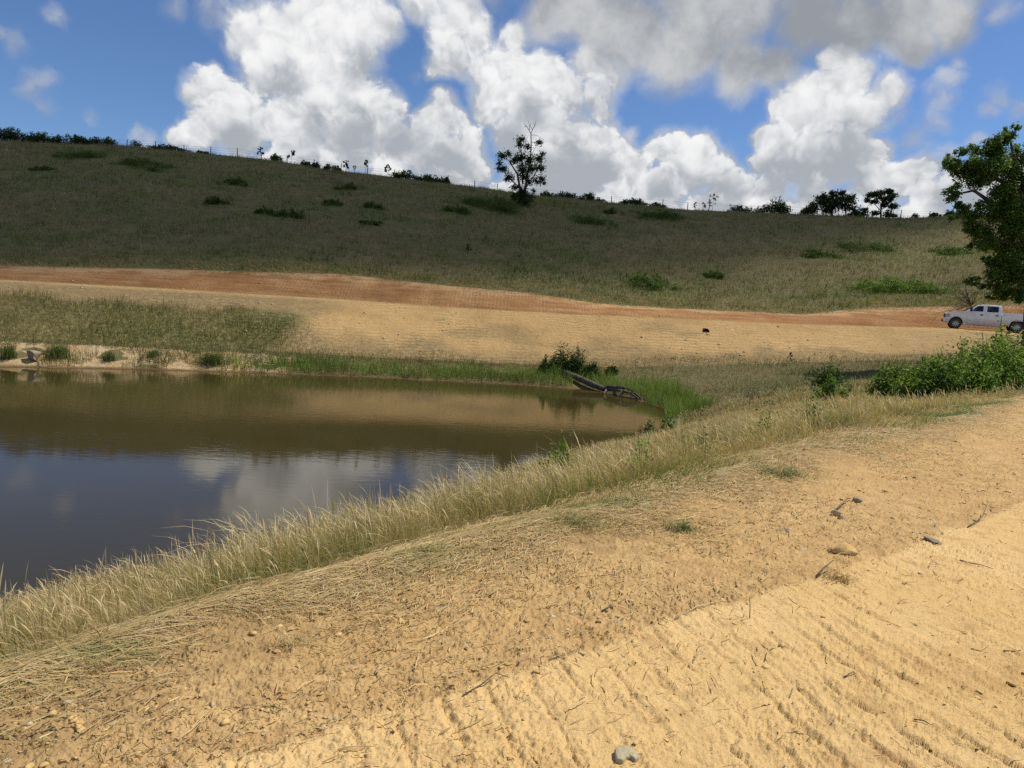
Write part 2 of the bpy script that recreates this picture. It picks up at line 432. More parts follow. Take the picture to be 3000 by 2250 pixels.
def ground(x, y):
    """height of the land at (x, y)"""
    x, y = np.asarray(x, float), np.asarray(y, float)
    u = np.clip(x / (y + 6), US0, US1); f = (u - US0) / (US1 - US0) * (NU - 1)
    i = np.clip(f.astype(int), 0, NU - 2); w = f - i
    d = LD[:, i] * (1 - w) + LD[:, i + 1] * w
    z = LZ[:, i] * (1 - w) + LZ[:, i + 1] * w
    seg = np.clip((d < y[None]).sum(0) - 1, 0, len(d) - 2)
    j = np.arange(len(x))
    t = np.clip((y - d[seg, j]) / (d[seg + 1, j] - d[seg, j]), 0, 1)
    zz = z[seg, j] * (1 - t) + z[seg + 1, j] * t
    zz = zz + profile(seg, t, z[seg, j], z[seg + 1, j], x) + rough(x, y, seg, t)
    return zz, seg, t

def profile(seg, t, za, zb, x):
    """what the straight run between two lines leaves out: crest rounding, pond bed, bank bulges, brow of the hill"""
    r = np.zeros_like(t)
    r = np.where(seg == 1, np.sin(np.pi * t) * (-.17 * np.clip((za - zb - 1.2) / 2, 0, 1)), r)
    r = np.where(seg == 2, -1.2 * np.sin(np.pi * t) ** 0.6 * (np.maximum(za, zb) < 0.05), r)
    r = np.where(seg == 4, 0.35 * np.sin(np.pi * t) * sstep(-x, 4, 14), r)
    r = np.where(seg == 6, 0.15 * np.sin(np.pi * t), r)
    r = np.where(seg == 7, 0.7 * np.sin(np.pi * t) - 0.5 * np.sin(2 * np.pi * t), r)
    return r

# ---------------------------------------------------------------- ground materials
def dirt_material(name, near=True):
    k = Nodes(name); P = k.coord()
    big = k.noise(P, 0.55, 5, 0.6); mid = k.noise(P, 6.0, 6, 0.65); fin = k.noise(P, 70.0, 5, 0.7)
    c = k.mix(k.smooth(big, 0.35, 0.65), (0.60, 0.397, 0.16), (0.66, 0.455, 0.205))
    c = k.mix(k.math('MULTIPLY', k.smooth(mid, 0.48, 0.72), 0.55), c, (0.40, 0.235, 0.095))
    c = k.mix(k.math('MULTIPLY', k.smooth(fin, 0.54, 0.70), 0.7), c, (0.24, 0.135, 0.055))
    c = k.mix(k.math('MULTIPLY', k.smooth(fin, 0.45, 0.25), 0.4), c, (0.68, 0.49, 0.26))
    if near:
        damp = k.attr('damp', 'Fac')
        c = k.mix(k.math('MULTIPLY', damp, 0.75), c, (0.36, 0.205, 0.08))
        loose = k.attr('loose', 'Fac')
        c = k.mix(k.math('MULTIPLY', loose, k.smooth(mid, .3, .6, .35, .75)), c, (0.40, 0.25, 0.105))
    if near:
        c = k.mix(k.math('MULTIPLY', k.attr('thatch', 'Fac'), k.smooth(mid, .32, .58, .25, .85)), c, k.mix(fin, (.15, .095, .04), (.42, .29, .13)))
    h = k.math('ADD', k.math('MULTIPLY', k.noise(P, 120.0, 5, 0.75), 1.0), k.math('MULTIPLY', k.noise(P, 38.0, 4, 0.65), 2.0))
    nrm = k.bump(h, 0.9, 0.006)
    return k.done(k.pbr(c, 0.95, normal=nrm, spec=0.1))

def thatch_material(name, a, b, cc, scale=3.0, bump=0.05):
    k = Nodes(name); P = k.coord()
    n1 = k.noise(P, 0.35, 5, 0.6); n2 = k.noise(P, scale, 6, 0.7); n3 = k.noise(P, scale * 6, 4, 0.7)
    c = k.mix(k.smooth(n1, 0.38, 0.62), a, b)
    c = k.mix(k.math('MULTIPLY', k.smooth(n2, 0.48, 0.66), 0.8), c, cc)
    c = k.mix(k.math('MULTIPLY', k.smooth(n3, 0.5, 0.7), 0.5), c, tuple(0.45 * v for v in cc))
    nrm = k.bump(k.math('ADD', k.math('MULTIPLY', n2, 2.0), n3), 0.9, bump)
    return k.done(k.pbr(c, 0.95, normal=nrm, spec=0.1))

def graded_material():
    """tan earth walked over by a dozer: rows of cleat prints along the slope, pads running down it"""
    k = Nodes("graded_earth"); P = k.coord()
    sep = k.n('ShaderNodeSeparateXYZ'); k.put(sep.inputs[0], P)
    wig = k.math('MULTIPLY', k.math('SUBTRACT', k.noise(P, 0.5, 3, 0.5), 0.5), 1.2)
    lane = k.math('ADD', k.math('ADD', sep.outputs['X'], k.math('MULTIPLY', sep.outputs['Z'], k.math('MULTIPLY', wig, 1.1))), k.math('MULTIPLY', wig, 1.6))
    lanes = k.math('PINGPONG', lane, 0.62)
    lane_id = k.math('FLOOR', k.math('DIVIDE', lane, 1.24))
    shift = k.math('MULTIPLY', k.math('FRACT', k.math('MULTIPLY', lane_id, 0.37)), 0.25)
    n2_ = k.noise(P, 2.2, 3, .6)
    row = k.math('PINGPONG', k.math('ADD', k.math('ADD', sep.outputs['Z'], shift), k.math('ADD', k.math('MULTIPLY', wig, 0.10), k.math('MULTIPLY', n2_, .16))), 0.085)
    n1 = k.noise(P, 0.28, 5, 0.62); n2 = k.noise(P, 3.5, 6, 0.7); n3 = k.noise(P, 16.0, 4, 0.7)
    gap = k.math('MULTIPLY', k.math('MULTIPLY', k.smooth(lanes, 0.09, 0.02), k.smooth(n2, 0.42, 0.6)), k.smooth(k.noise(P, .45, 2, .5), .48, .6))
    print_ = k.math('MULTIPLY', k.smooth(row, 0.02, 0.06), k.smooth(n3, 0.38, 0.58))
    c = k.mix(k.smooth(n1, 0.36, 0.64), (0.385, 0.245, 0.10), (0.50, 0.33, 0.14))
    c = k.mix(k.math('MULTIPLY', k.smooth(n2, 0.5, 0.7), 0.5), c, (0.33, 0.20, 0.08))
    c = k.mix(k.math('MULTIPLY', k.smooth(n3, 0.60, 0.72), 0.6), c, (0.66, 0.50, 0.28))
    c = k.mix(k.math('MULTIPLY', k.smooth(n3, 0.44, 0.33), 0.6), c, (0.24, 0.15, 0.065))
    c = k.mix(k.math('MULTIPLY', k.math('MULTIPLY', print_, k.smooth(n1, .42, .60)), 0.22), c, (0.34, 0.20, 0.08))
    c = k.mix(k.math('MULTIPLY', k.attr('straw', 'Fac'), k.smooth(n2, 0.36, 0.56, 0.45, 1.0)), c,
              k.mix(n3, (0.12, 0.088, 0.04), (0.34, 0.245, 0.12)))
    c = k.mix(k.math('MULTIPLY', k.attr('turf', 'Fac'), 1.0), c, k.mix(k.smooth(n2, 0.4, 0.6), (0.10, 0.10, 0.03), (0.22, 0.18, 0.075)))
    h = k.math('ADD', k.math('MULTIPLY', print_, k.smooth(n1, .38, .6, .0, -.6)), k.math('MULTIPLY', gap, .45))
    h = k.math('ADD', h, k.math('MULTIPLY', n3, 1.0))
    h = k.math('ADD', h, k.math('MULTIPLY', n2, 1.6))
    return k.done(k.pbr(c, 0.95, normal=k.bump(h, 0.8, 0.07), spec=0.1))

def cut_material():
    """fresh red-brown cut above the bench road, scored by bucket teeth, paler along its top"""
    k = Nodes("cut_earth"); P = k.coord()
    sep = k.n('ShaderNodeSeparateXYZ'); k.put(sep.inputs[0], P)
    v = k.attr('rise', 'Fac')
    n1 = k.noise(P, 0.22, 5, 0.62); n2 = k.noise(P, 2.6, 6, 0.7); n3 = k.noise(P, 14.0, 4, 0.7)
    c = k.mix(k.smooth(n1, 0.36, 0.64), (0.30, 0.145, 0.055), (0.38, 0.205, 0.085))
    top = k.smooth(k.math('ADD', v, k.math('MULTIPLY', k.math('SUBTRACT', n1, 0.5), 1.6)), 0.55, 0.85)
    c = k.mix(k.math('MULTIPLY', top, 0.75), c, (0.46, 0.30, 0.14))
    band = k.noise(k.scaled(P, (.10, .10, 2.2)), 2.4, 5, .6)
    c = k.mix(k.math('MULTIPLY', k.smooth(band, .48, .66), .6), c, (0.20, 0.09, 0.035))
    c = k.mix(k.math('MULTIPLY', k.smooth(band, .46, .32), .5), c, (0.44, 0.29, 0.14))
    c = k.mix(k.math('MULTIPLY', k.smooth(n2, 0.5, 0.68), 0.5), c, (0.23, 0.10, 0.04))
    c = k.mix(k.math('MULTIPLY', k.smooth(n3, 0.63, 0.74), 0.7), c, (0.58, 0.42, 0.24))
    teeth = k.math('PINGPONG', k.math('ADD', sep.outputs['X'], k.math('MULTIPLY', n2, 0.5)), 0.14)
    h = k.math('ADD', k.math('MULTIPLY', k.math('MULTIPLY', k.smooth(teeth, 0.03, 0.09), k.smooth(n1, .46, .62)), 0.22), k.math('ADD', k.math('MULTIPLY', n2, 1.5), n3))
    return k.done(k.pbr(c, 0.95, normal=k.bump(h, 0.9, 0.08), spec=0.1))

M_DIRT = dirt_material("dam_earth")
M_FAR_DIRT = dirt_material("loose_earth", near=False)
M_SLOPE = thatch_material("bank_thatch", (0.24, 0.175, 0.075), (0.17, 0.15, 0.055), (0.10, 0.085, 0.03))
M_VALLEY = thatch_material("valley_thatch", (0.17, 0.14, 0.06), (0.12, 0.13, 0.04), (0.075, 0.08, 0.025))
M_HILL = thatch_material("pasture_thatch", (0.19, 0.15, 0.075), (0.145, 0.14, 0.055), (0.10, 0.095, 0.04), 1.6, 0.15)
M_GRADED = graded_material()
M_CUT = cut_material()
M_BED = thatch_material("pond_mud", (0.30, 0.20, 0.09), (0.26, 0.17, 0.08), (0.20, 0.13, 0.06))
def clay_material():
    """raw clay face along the water on the left, thatch elsewhere"""
    k = Nodes("shore_clay"); P = k.coord()
    n1, n2, n3 = k.noise(P, .6, 5, .6), k.noise(P, 3.2, 6, .7), k.noise(P, 18, 4, .7)
    c = k.mix(k.smooth(n1, .38, .62), (.52, .35, .16), (.60, .44, .25))
    c = k.mix(k.math('MULTIPLY', k.smooth(n2, .5, .66), .7), c, (.36, .23, .10))
    c = k.mix(k.math('MULTIPLY', k.smooth(n3, .55, .7), .4), c, (.24, .15, .07))
    g = k.mix(k.smooth(n2, .4, .6), (.13, .12, .045), (.21, .17, .075))
    c = k.mix(k.smooth(k.math('ADD', k.attr('turf', 'Fac'), k.math('MULTIPLY', k.math('SUBTRACT', n2, .5), .8)), .4, .6), c, g)
    c = k.mix(k.attr('wet', 'Fac'), c, (.20, .125, .055))
    return k.done(k.pbr(c, .9, normal=k.bump(k.math('ADD', k.math('MULTIPLY', n2, 2.0), n3), .9, .12), spec=.15))
M_CLAY = clay_material()

# ---------------------------------------------------------------- the base sheet, cut into its stretches along the surveyed lines
rowd, rowseg, rowt = [], [], []
for s, n in enumerate(ROWS):
    for q in range(n):
        rowd.append(s); rowt.append(q / n)
rowd.append(len(ROWS) - 1); rowt.append(1.0)
rowd, rowt = np.array(rowd), np.array(rowt)
NR = len(rowd)
Dg = LD[rowd] * (1 - rowt[:, None]) + LD[rowd + 1] * rowt[:, None]
Zg = LZ[rowd] * (1 - rowt[:, None]) + LZ[rowd + 1] * rowt[:, None]
Xg = _us[None] * (Dg + 6)
segg = np.repeat(rowd[:, None], NU, 1); tg = np.repeat(rowt[:, None], NU, 1)
Zg = Zg + profile(segg, tg, LZ[rowd], LZ[rowd + 1], Xg) + rough(Xg.ravel(), Dg.ravel(), segg.ravel(), tg.ravel()).reshape(Xg.shape)
PATCH_U0, PATCH_U1, PATCH_Y0 = -1.15, 1.05, 1.35
inpatch = (segg == 0) & (Dg > PATCH_Y0 + 0.3) & (Xg / np.maximum(Dg, .1) > PATCH_U0 + 0.04) & (Xg / np.maximum(Dg, .1) < PATCH_U1 - 0.04)
Zg[(segg == 0)] -= 0.02
SHEETS = {'ground': ([0], M_FAR_DIRT), 'dam_bank': ([1], M_SLOPE), 'valley_floor': ([2], M_VALLEY), 'far_shore': ([3], M_CLAY),
          'graded_bank': ([4], M_GRADED), 'dirt_road': ([5, 6], M_CUT), 'hillside': ([7], M_HILL), 'far_fields': ([8, 9], M_HILL)}
straw_all = np.clip(sstep(-Xg + 3 * fbm(Xg * .3, Dg * .3, 3, 4), 10, 17) * 1.2 + sstep(0.42 - tg + .25 * fbm(Xg * .35, Dg * .35, 4, 5), 0, 0.3) * 0.9 + sstep(Xg, 20, 32) * .45 + sstep(fbm(Xg * .2 + 9, Dg * .4, 4, 6), .25, .5) * .6, 0, 1) * sstep(0.97 - tg, 0, .1)
turf_all = sstep(-Xg + fbm(Xg * .25, Dg * .25, 3, 8) * 4, 12, 17) * sstep(0.62 - tg + .12 * fbm(Xg * .4, Dg * .4, 3, 9), 0, 0.12)
for nm, (segs, mat) in SHEETS.items():
    rows = np.where(np.isin(rowd, segs))[0]
    r0, r1 = rows[0], min(rows[-1] + 1, NR - 1)
    sub = slice(r0, r1 + 1); nr = r1 - r0 + 1
    V = np.stack([Xg[sub], Dg[sub], Zg[sub]], -1).reshape(-1, 3)
    ii, jj = np.meshgrid(np.arange(nr - 1), np.arange(NU - 1), indexing='ij')
    a = (ii * NU + jj).ravel()
    q = np.stack([a, a + 1, a + NU + 1, a + NU], -1)
    if nm == 'ground':
        ip = inpatch[sub].ravel()
        q = q[~(ip[q].all(1))]
    rise = (rowd[sub] - 5 + rowt[sub])[:, None].repeat(NU, 1).ravel() if nm == 'dirt_road' else None
    at = {}
    if nm == 'dirt_road': at['rise'] = np.clip(rise - 1, -1, 1)
    if nm == 'far_shore':
        xs_, ts_ = Xg[sub].ravel(), np.repeat(rowt[sub], NU); ts_[-NU:] = 1.0
        at['turf'] = np.clip(sstep(xs_, -15, -11) + sstep(fbm(xs_ * .5, ts_ * 2, 3, 44), .15, .4) * .7 + sstep(ts_, .72, .95) * .8, 0, 1)
        at['wet'] = sstep(.10 - ts_, 0, .08)
    if nm == 'graded_bank': at['straw'] = straw_all[sub].ravel(); at['turf'] = turf_all[sub].ravel()
    o = make_mesh(nm, V, q, np.full(len(q), 4), mat, at, smooth=True)
    tag(o, kind='structure')

# ---------------------------------------------------------------- the dam crest underfoot, in fine relief
TRACK = np.array([(-6, -1.2), (-0.94, 2.16), (0.07, 2.83), (0.9, 3.47), (2.09, 4.27), (4.23, 5.93), (9.5, 10.0), (24, 21.5)], float)
def side_of_track(x, y):
    """signed distance: positive on the packed, dozer-tracked side"""
    best = np.full(x.shape, 1e9); sg = np.ones(x.shape)
    for a, b in zip(TRACK[:-1], TRACK[1:]):
        d = b - a; L2 = d @ d
        t = np.clip(((x - a[0]) * d[0] + (y - a[1]) * d[1]) / L2, 0, 1)
        ex, ey = x - a[0] - t * d[0], y - a[1] - t * d[1]
        dist = np.hypot(ex, ey); cr_ = ex * d[1] - ey * d[0]
        s = np.where(cr_ > 0, 1, -1)
        sel = dist < best
        best = np.where(sel, dist, best); sg = np.where(sel, s, sg)
    return best * sg

FA, FD = np.array([0.945, 0.33]), np.array([0.33, -0.945])
def micro(x, y):
    s = side_of_track(x, y) + 0.05 * fbm(x * 3, y * 3, 3, 71)
    pk = sstep(s, -0.03, 0.04)
    n_big, n_mid = fbm(x * 1.6, y * 1.6, 4, 72), fbm(x * 7, y * 7, 4, 73)
    n_f = fbm(x * 28, y * 28, 4, 74, 0.6)
    w1, v1 = worley(x * 15 + 1.2 * n_mid, y * 15 + .9 * n_f, 75); w2, v2 = worley(x * 36 + .8 * n_f, y * 36 + .9 * n_mid, 76); w3, v3 = worley(x * 80, y * 80, 77)
    lump = np.clip(.62 - w1, 0, .4) * np.clip(v1 * 3.4 - 2.3, 0, 1.2) * 2.4
    lump2 = np.clip(.62 - w2, 0, .4) * np.clip(v2 * 2.2 - .9, 0, 1.3) * 2.4
    lump3 = np.clip(.62 - w3, 0, .4) * np.clip(v3 * 2 - .7, 0, 1.3) * 2.4
    loose = 0.008 * n_mid + 0.010 * lump + 0.011 * lump2 + 0.007 * lump3 + 0.005 * n_f
    loose = loose + 0.03 * np.exp(-((s + 0.05) / 0.09) ** 2) * np.maximum(0, n_mid + .1)
    p = x * FA[0] + y * FA[1]; l = x * FD[0] + y * FD[1]
    ln_ = np.floor((l + .10 * n_big + 40) / .95); p = p + .185 * hash2(ln_.astype(np.int64), ln_.astype(np.int64) * 3, 81) + .05 * (hash2(ln_.astype(np.int64), ln_.astype(np.int64), 82) - .5) * l
    ph = (p + 0.05 * n_big + 0.030 * n_mid) / 0.185
    tri = np.abs(ph - np.floor(ph) - 0.5) * 2
    deep = np.clip(sstep(x - 0.25 * (y - 2.2), 0.8, 2.0) * sstep(-y, -3.6, -2.3), 0, 1)
    seg_ = sstep(vnoise(l / 0.26 + 3.7 * np.floor(ph), np.floor(ph) * 1.7, 77), -0.35, 0.25)
    bar = sstep(tri + .22 * n_f, 0.62, 0.95) * (0.30 + 0.70 * seg_) * sstep(n_big + .6 * n_mid + 1.2 * deep, -.8, .15)
    rub_ = sstep(n_big + .5 * n_mid, -.5, .35)
    packed = 0.005 * n_mid + 0.0045 * n_f + (0.010 * lump2 + .005 * lump3) * (.25 + .75 * rub_) + 0.008 * lump * rub_
    packed = packed - bar * (0.014 + 0.021 * deep) + 0.006 * sstep(tri, 0.40, 0.64) * (1 - bar) * (0.5 + deep)
    packed = packed + (np.maximum(0, n_f + .15) * .010 + lump3 * .006) * bar * (.6 + deep) + 0.016
    damp = np.clip(deep * sstep(fbm(x * 2.2, y * 2.2, 3, 79) + .25 * n_mid, -0.05, 0.3) * sstep(tri, .2, .5), 0, 1)
    return loose * (1 - pk) + packed * pk, damp * pk, (1 - pk)

NC, NRW = 1500, 470
uc = np.linspace(PATCH_U0, PATCH_U1, NC)
ys = np.geomspace(1.2, 60, 1500)
yend = np.full(NC, 45.0)
Xs = uc[None] * ys[:, None]
_, sg_, _ = ground(Xs.ravel(), np.repeat(ys, NC))
sg_ = sg_.reshape(Xs.shape) >= 1
first = np.where(sg_.any(0), ys[np.argmax(sg_, 0)], 45.0)
yend = np.minimum(_smooth1(first, 8) + 0.5, 34.0)
tt = np.linspace(0, 1, NRW)[:, None]
Yp = PATCH_Y0 * (np.maximum(yend, PATCH_Y0 + .4)[None] / PATCH_Y0) ** tt
Xp = uc[None] * Yp
zg, sg2, t2 = ground(Xp.ravel(), Yp.ravel())
mz, damp, loose = micro(Xp.ravel(), Yp.ravel())
ratio = ((first[None] - Yp) / first[None]).ravel()
thatch = sstep(.27 - ratio + .13 * fbm(Xp.ravel() * .8, Yp.ravel() * .8, 4, 83), 0, .22) * loose
fade = (1 - sstep(np.repeat(tt, NC, 1).ravel(), 0.955, 1.0))
Zp = zg + mz * fade + 0.004 - 0.03 * (1 - fade)
a = (np.arange(NRW - 1)[:, None] * NC + np.arange(NC - 1)[None]).ravel()
q = np.stack([a, a + 1, a + NC + 1, a + NC], -1)
o = make_mesh('dam_crest', np.stack([Xp.ravel(), Yp.ravel(), Zp], -1), q, np.full(len(q), 4), M_DIRT,
              {'damp': damp, 'loose': loose, 'thatch': thatch}, smooth=True)
tag(o, kind='structure')

def surface(x, y):
    """ground height with the fine relief of the crest"""
    x, y = np.atleast_1d(np.asarray(x, float)), np.atleast_1d(np.asarray(y, float))
    z, s, t = ground(x, y)
    m, _, _ = micro(x, y)
    return np.where(s == 0, z + m + 0.004, z)

# ---------------------------------------------------------------- pond
def water_material():
    k = Nodes("pond_water"); P = k.coord()
    w1 = k.noise(k.scaled(P, (1.0, 2.6, 1.0)), 1.7, 3, 0.5)
    w2 = k.noise(k.scaled(P, (1.0, 2.2, 1.0)), 7.0, 3, 0.55)
    patch = k.smooth(k.noise(P, 0.09, 3, 0.5), 0.42, 0.62, 0.25, 1.0)
    h = k.math('MULTIPLY', k.math('ADD', w1, k.math('MULTIPLY', w2, 0.28)), patch)
    c = k.mix(k.smooth(k.noise(P, 0.12, 3, 0.5), 0.35, 0.65), (0.040, 0.030, 0.009), (0.047, 0.035, 0.011))
    return k.done(k.pbr(c, 0.035, normal=k.bump(h, 1.0, 0.005), spec=0.5, IOR=1.333))
M_WATER = water_material()
vs = [(x, y, 0.0) for y in np.linspace(-2, 60, 32) for x in np.linspace(-90, 14, 40)]
q = [(r * 40 + c, r * 40 + c + 1, (r + 1) * 40 + c + 1, (r + 1) * 40 + c) for r in range(31) for c in range(39)]
o = make_mesh('pond_water', vs, q, np.full(len(q), 4), M_WATER, smooth=True)
tag(o, kind='structure')

# ---------------------------------------------------------------- grasses
M_BLADE = leaf_material("grass_blades", 0.30, 0.65, 0.2)
M_LEAF = leaf_material("broad_leaves", 0.52, 0.55, 0.22)
STALK = (1.0, 0.8, 0.7, 1.6, 0.2)
BLADE = (1.0, 0.9, 0.7, 0.45, 0.05)

def blades(name, P, h, az, lean, width, cb, ct, S=4, prof=BLADE, droop=0.25, mat=None, parent=None, follow=None):
    """many curved, tapering blades in one mesh; follow(x, y) lays them along the ground instead"""
    n = len(P)
    t = np.linspace(0, 1, S + 1)[None]
    h, az, lean, width = (np.broadcast_to(np.asarray(q, float), (n,)) for q in (h, az, lean, width))
    reach = (h * lean)[:, None] * (t ** 1.7)
    dx, dy = np.cos(az)[:, None], np.sin(az)[:, None]
    x = P[:, 0:1] + dx * reach; y = P[:, 1:2] + dy * reach
    z = P[:, 2:3] + h[:, None] * (t - droop * np.clip(lean, 0, 2)[:, None] * t ** 3)
    fa = rng.uniform(0, 2 * np.pi, n)[:, None]
    w = width[:, None] * np.interp(t, np.linspace(0, 1, len(prof)), prof) * 0.5
    wx, wy = np.cos(fa) * w, np.sin(fa) * w
    V = np.empty((n, S + 1, 2, 3), np.float32)
    V[..., 0, 0], V[..., 0, 1], V[..., 0, 2] = x - wx, y - wy, z
    V[..., 1, 0], V[..., 1, 1], V[..., 1, 2] = x + wx, y + wy, z
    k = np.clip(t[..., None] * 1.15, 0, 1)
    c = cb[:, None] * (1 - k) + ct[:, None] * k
    Cc = np.repeat(c[:, :, None], 2, 2).reshape(-1, 3)
    b = (np.arange(n) * (S + 1) * 2)[:, None] + (np.arange(S) * 2)[None]
    q = np.stack([b, b + 1, b + 3, b + 2], -1).reshape(-1, 4)
    return make_mesh(name, V.reshape(-1, 3), q, np.full(len(q), 4), mat or M_BLADE, {'tone': Cc}, parent=parent)

def lying(name, x0, y0, L, az, width, col, lift, S=3, mat=None, bend=0.35):
    """straws lying on the ground"""
    n = len(x0); t = np.linspace(0, 1, S + 1)
    bd = rng.normal(0, bend, n)
    X, Y = [x0], [y0]
    for k in range(S):
        a = az + bd * (k + .5) / S
        X.append(X[-1] + np.cos(a) * L / S); Y.append(Y[-1] + np.sin(a) * L / S)
    X, Y = np.stack(X, 1), np.stack(Y, 1)
    Z = surface(X.ravel(), Y.ravel()).reshape(X.shape)
    base = np.linspace(0, 1, S + 1)[None]
    Z = np.maximum(Z, Z[:, :1] * (1 - base) + Z[:, -1:] * base) + 0.004 + lift[:, None] * np.sin(np.pi * (0.08 + 0.86 * base))
    w = width[:, None] * np.array([1, .9, .7, .25])[None][:, :S + 1] * .5
    nx, ny = -np.sin(az)[:, None] * w, np.cos(az)[:, None] * w
    V = np.empty((n, S + 1, 2, 3), np.float32)
    V[..., 0, 0], V[..., 0, 1], V[..., 0, 2] = X - nx, Y - ny, Z
    V[..., 1, 0], V[..., 1, 1], V[..., 1, 2] = X + nx, Y + ny, Z + w * 0.8
    b = (np.arange(n) * (S + 1) * 2)[:, None] + (np.arange(S) * 2)[None]
    q = np.stack([b, b + 1, b + 3, b + 2], -1).reshape(-1, 4)
    return make_mesh(name, V.reshape(-1, 3), q, np.full(len(q), 4), mat or M_BLADE, {'tone': np.repeat(col, (S + 1) * 2, 0)})

def pal(n, *cols, jitter=0.18):
    """mix a palette per blade"""
    cols = np.array(cols, float); w = rng.dirichlet(np.full(len(cols), 0.6), n)
    c = w @ cols
    return np.clip(c * (1 + rng.normal(0, jitter, (n, 1))) * (1 + rng.normal(0, 0.05, (n, 3))), 0.005, 0.9)

def scatter(n, x0, x1, y0, y1, keep):
    x, y = rng.uniform(x0, x1, n), rng.uniform(y0, y1, n)
    uc_ = x / np.maximum(y, 0.5)
    m = (uc_ > -1.0) & (uc_ < 0.95)
    x, y = x[m], y[m]
    z, s, t = ground(x, y)
    m = keep(x, y, z, s, t)
    return x[m], y[m], z[m], s[m], t[m]

TAN, PALE, BROWN = (0.50, 0.37, 0.165), (0.62, 0.49, 0.27), (0.30, 0.195, 0.08)
GREEN, LUSH, OLIVE = (0.10, 0.155, 0.03), (0.085, 0.21, 0.025), (0.17, 0.17, 0.05)
DAM_AZ = math.atan2(0.70, 0.71)

def beyond_crest(x, y):
    f = (np.clip(x / (y + 6), US0, US1) - US0) / (US1 - US0) * (NU - 1)
    return (y - np.interp(f, np.arange(NU), LD[1])) * .75

# tall hay on the dam's pond side and the shoulder beyond
def keep_bank(x, y, z, s, t):
    d = np.hypot(x, y)
    crest = (s < 2) & (beyond_crest(x, y) > -.12 + .42 * fbm(x * .8, y * .8, 3, 31) + .12 * fbm(x * 2.5, y * 2.5, 2, 30)) & (fbm(x * .9, y * .9, 3, 32) > -.55 + .25 * rng.random(len(x)))
    over = (s == 2) & (z > 0.15) & (y < 37)
    return (crest | over) & (rng.random(len(x)) < np.clip((10.0 / d) ** 1.3, 0.10, 1.0))
x, y, z, s, t = scatter(860000, -17, 34, 1.5, 40, keep_bank)
d = np.hypot(x, y)
patch = fbm(x * 0.45, y * 0.45, 4, 33); patch2 = fbm(x * 1.3, y * 1.3, 3, 34)
lowedge = sstep(1.5 - beyond_crest(x, y), 0, 1.5) * (s < 2)
hgt = (0.36 + 0.26 * patch + 0.14 * patch2) * rng.uniform(0.5, 1.2, len(x)) * (1 - 0.45 * lowedge)
far = sstep(d, 14, 30)
hgt = hgt * (1 - 0.35 * sstep(d, 10, 22)) * (1 - .38 * sstep(t, .70, 1.0) * (s == 1))
green_amt = np.clip(sstep(patch2 + 0.9 * patch - 0.15 * far + .35 * lowedge, 0.02, 0.5) * .95 + 0.16 * rng.random(len(x)), 0, 1)
n = len(x)
dry = pal(n, TAN, PALE, BROWN, TAN); wet = pal(n, GREEN, OLIVE, LUSH, OLIVE)
cb = dry * (1 - np.clip(green_amt * 0.9 + .15, 0, 1))[:, None] + wet * np.clip(green_amt * 0.9 + .15, 0, 1)[:, None]
ct = dry * (1 - green_amt * 0.62)[:, None] + wet * (green_amt * 0.62)[:, None]
az = DAM_AZ + np.pi + rng.normal(0.2, 0.75, n) + 3.2 * fbm(x * .55, y * .55, 3, 36)
print('bank blades', n)
o = blades('bank_grass', np.stack([x, y, z - .02], 1), hgt, az, np.abs(rng.normal(0.45, 0.4, n)) + 1.3 * lowedge * rng.random(n) + .35 * far + .9 * sstep(fbm(x * .8, y * .8, 3, 37), .15, .4) * rng.random(n),
           (0.0030 + 0.00034 * d) * rng.uniform(.7, 1.3, n), cb, ct, 4, BLADE, 0.3)
tag(o, kind='stuff')
# seed stalks arching over the blades
pick = np.where((rng.random(n) < np.clip(0.24 + .14 * patch, .05, .5)) & (lowedge < .5))[0]
o = blades('seed_stalks', np.stack([x, y, z - .02], 1)[pick], hgt[pick] * rng.uniform(1.1, 1.6, len(pick)), np.pi * 0.95 + rng.normal(0, .8, len(pick)),
           np.abs(rng.normal(0.35, 0.3, len(pick))), (0.0024 + 0.00022 * d[pick]), pal(len(pick), TAN, OLIVE, TAN), pal(len(pick), PALE, (.62, .5, .3), TAN), 6,
           (1.0, .8, .65, .6, 1.3, 2.2, .3), 0.5)
tag(o, kind='stuff')

# flattened hay along the dam's edge
n = 125000
k = rng.integers(0, len(LINES[0]) - 1, n)
segp = np.array(LINES[0], float)
uu = rng.uniform(-0.62, 0.75, n); ff = (uu - US0) / (US1 - US0) * (NU - 1)
dist_y = np.interp(ff, np.arange(NU), LD[1])
x0 = uu * (dist_y + 6); y0 = dist_y
off = np.where(rng.random(n) < .5, rng.normal(.16, .22, n), .12 - rng.exponential(.52, n)) * np.minimum(.55 + 0.085 * dist_y, 2.4)
off = off + .25 * fbm(x0 * .7, y0 * .7, 3, 41)
x0 = x0 - 0.70 * off + rng.normal(0, .1, n); y0 = y0 + 0.71 * off
ok = (np.hypot(x0, y0) > 1.8) & (x0 / np.maximum(y0, .3) < .9) & (x0 / np.maximum(y0, .3) > -1.05) & (rng.random(n) < np.clip((7 / np.hypot(x0, y0)) ** .7, .3, 1)) \
    & (fbm(x0 * 1.1, y0 * 1.1, 3, 42) > -.02 - 0.4 * rng.random(n) - .6 * sstep(off, -.1, .2))
x0, y0, off = x0[ok], y0[ok], off[ok]; n = len(x0)
g = sstep(fbm(x0 * .5, y0 * 1.1, 4, 43), 0.12, 0.42) * sstep(off, -.35, .2)
col = pal(n, TAN, PALE, BROWN, TAN) * (1 - g[:, None]) + pal(n, GREEN, LUSH, OLIVE) * g[:, None]
dd = np.hypot(x0, y0)
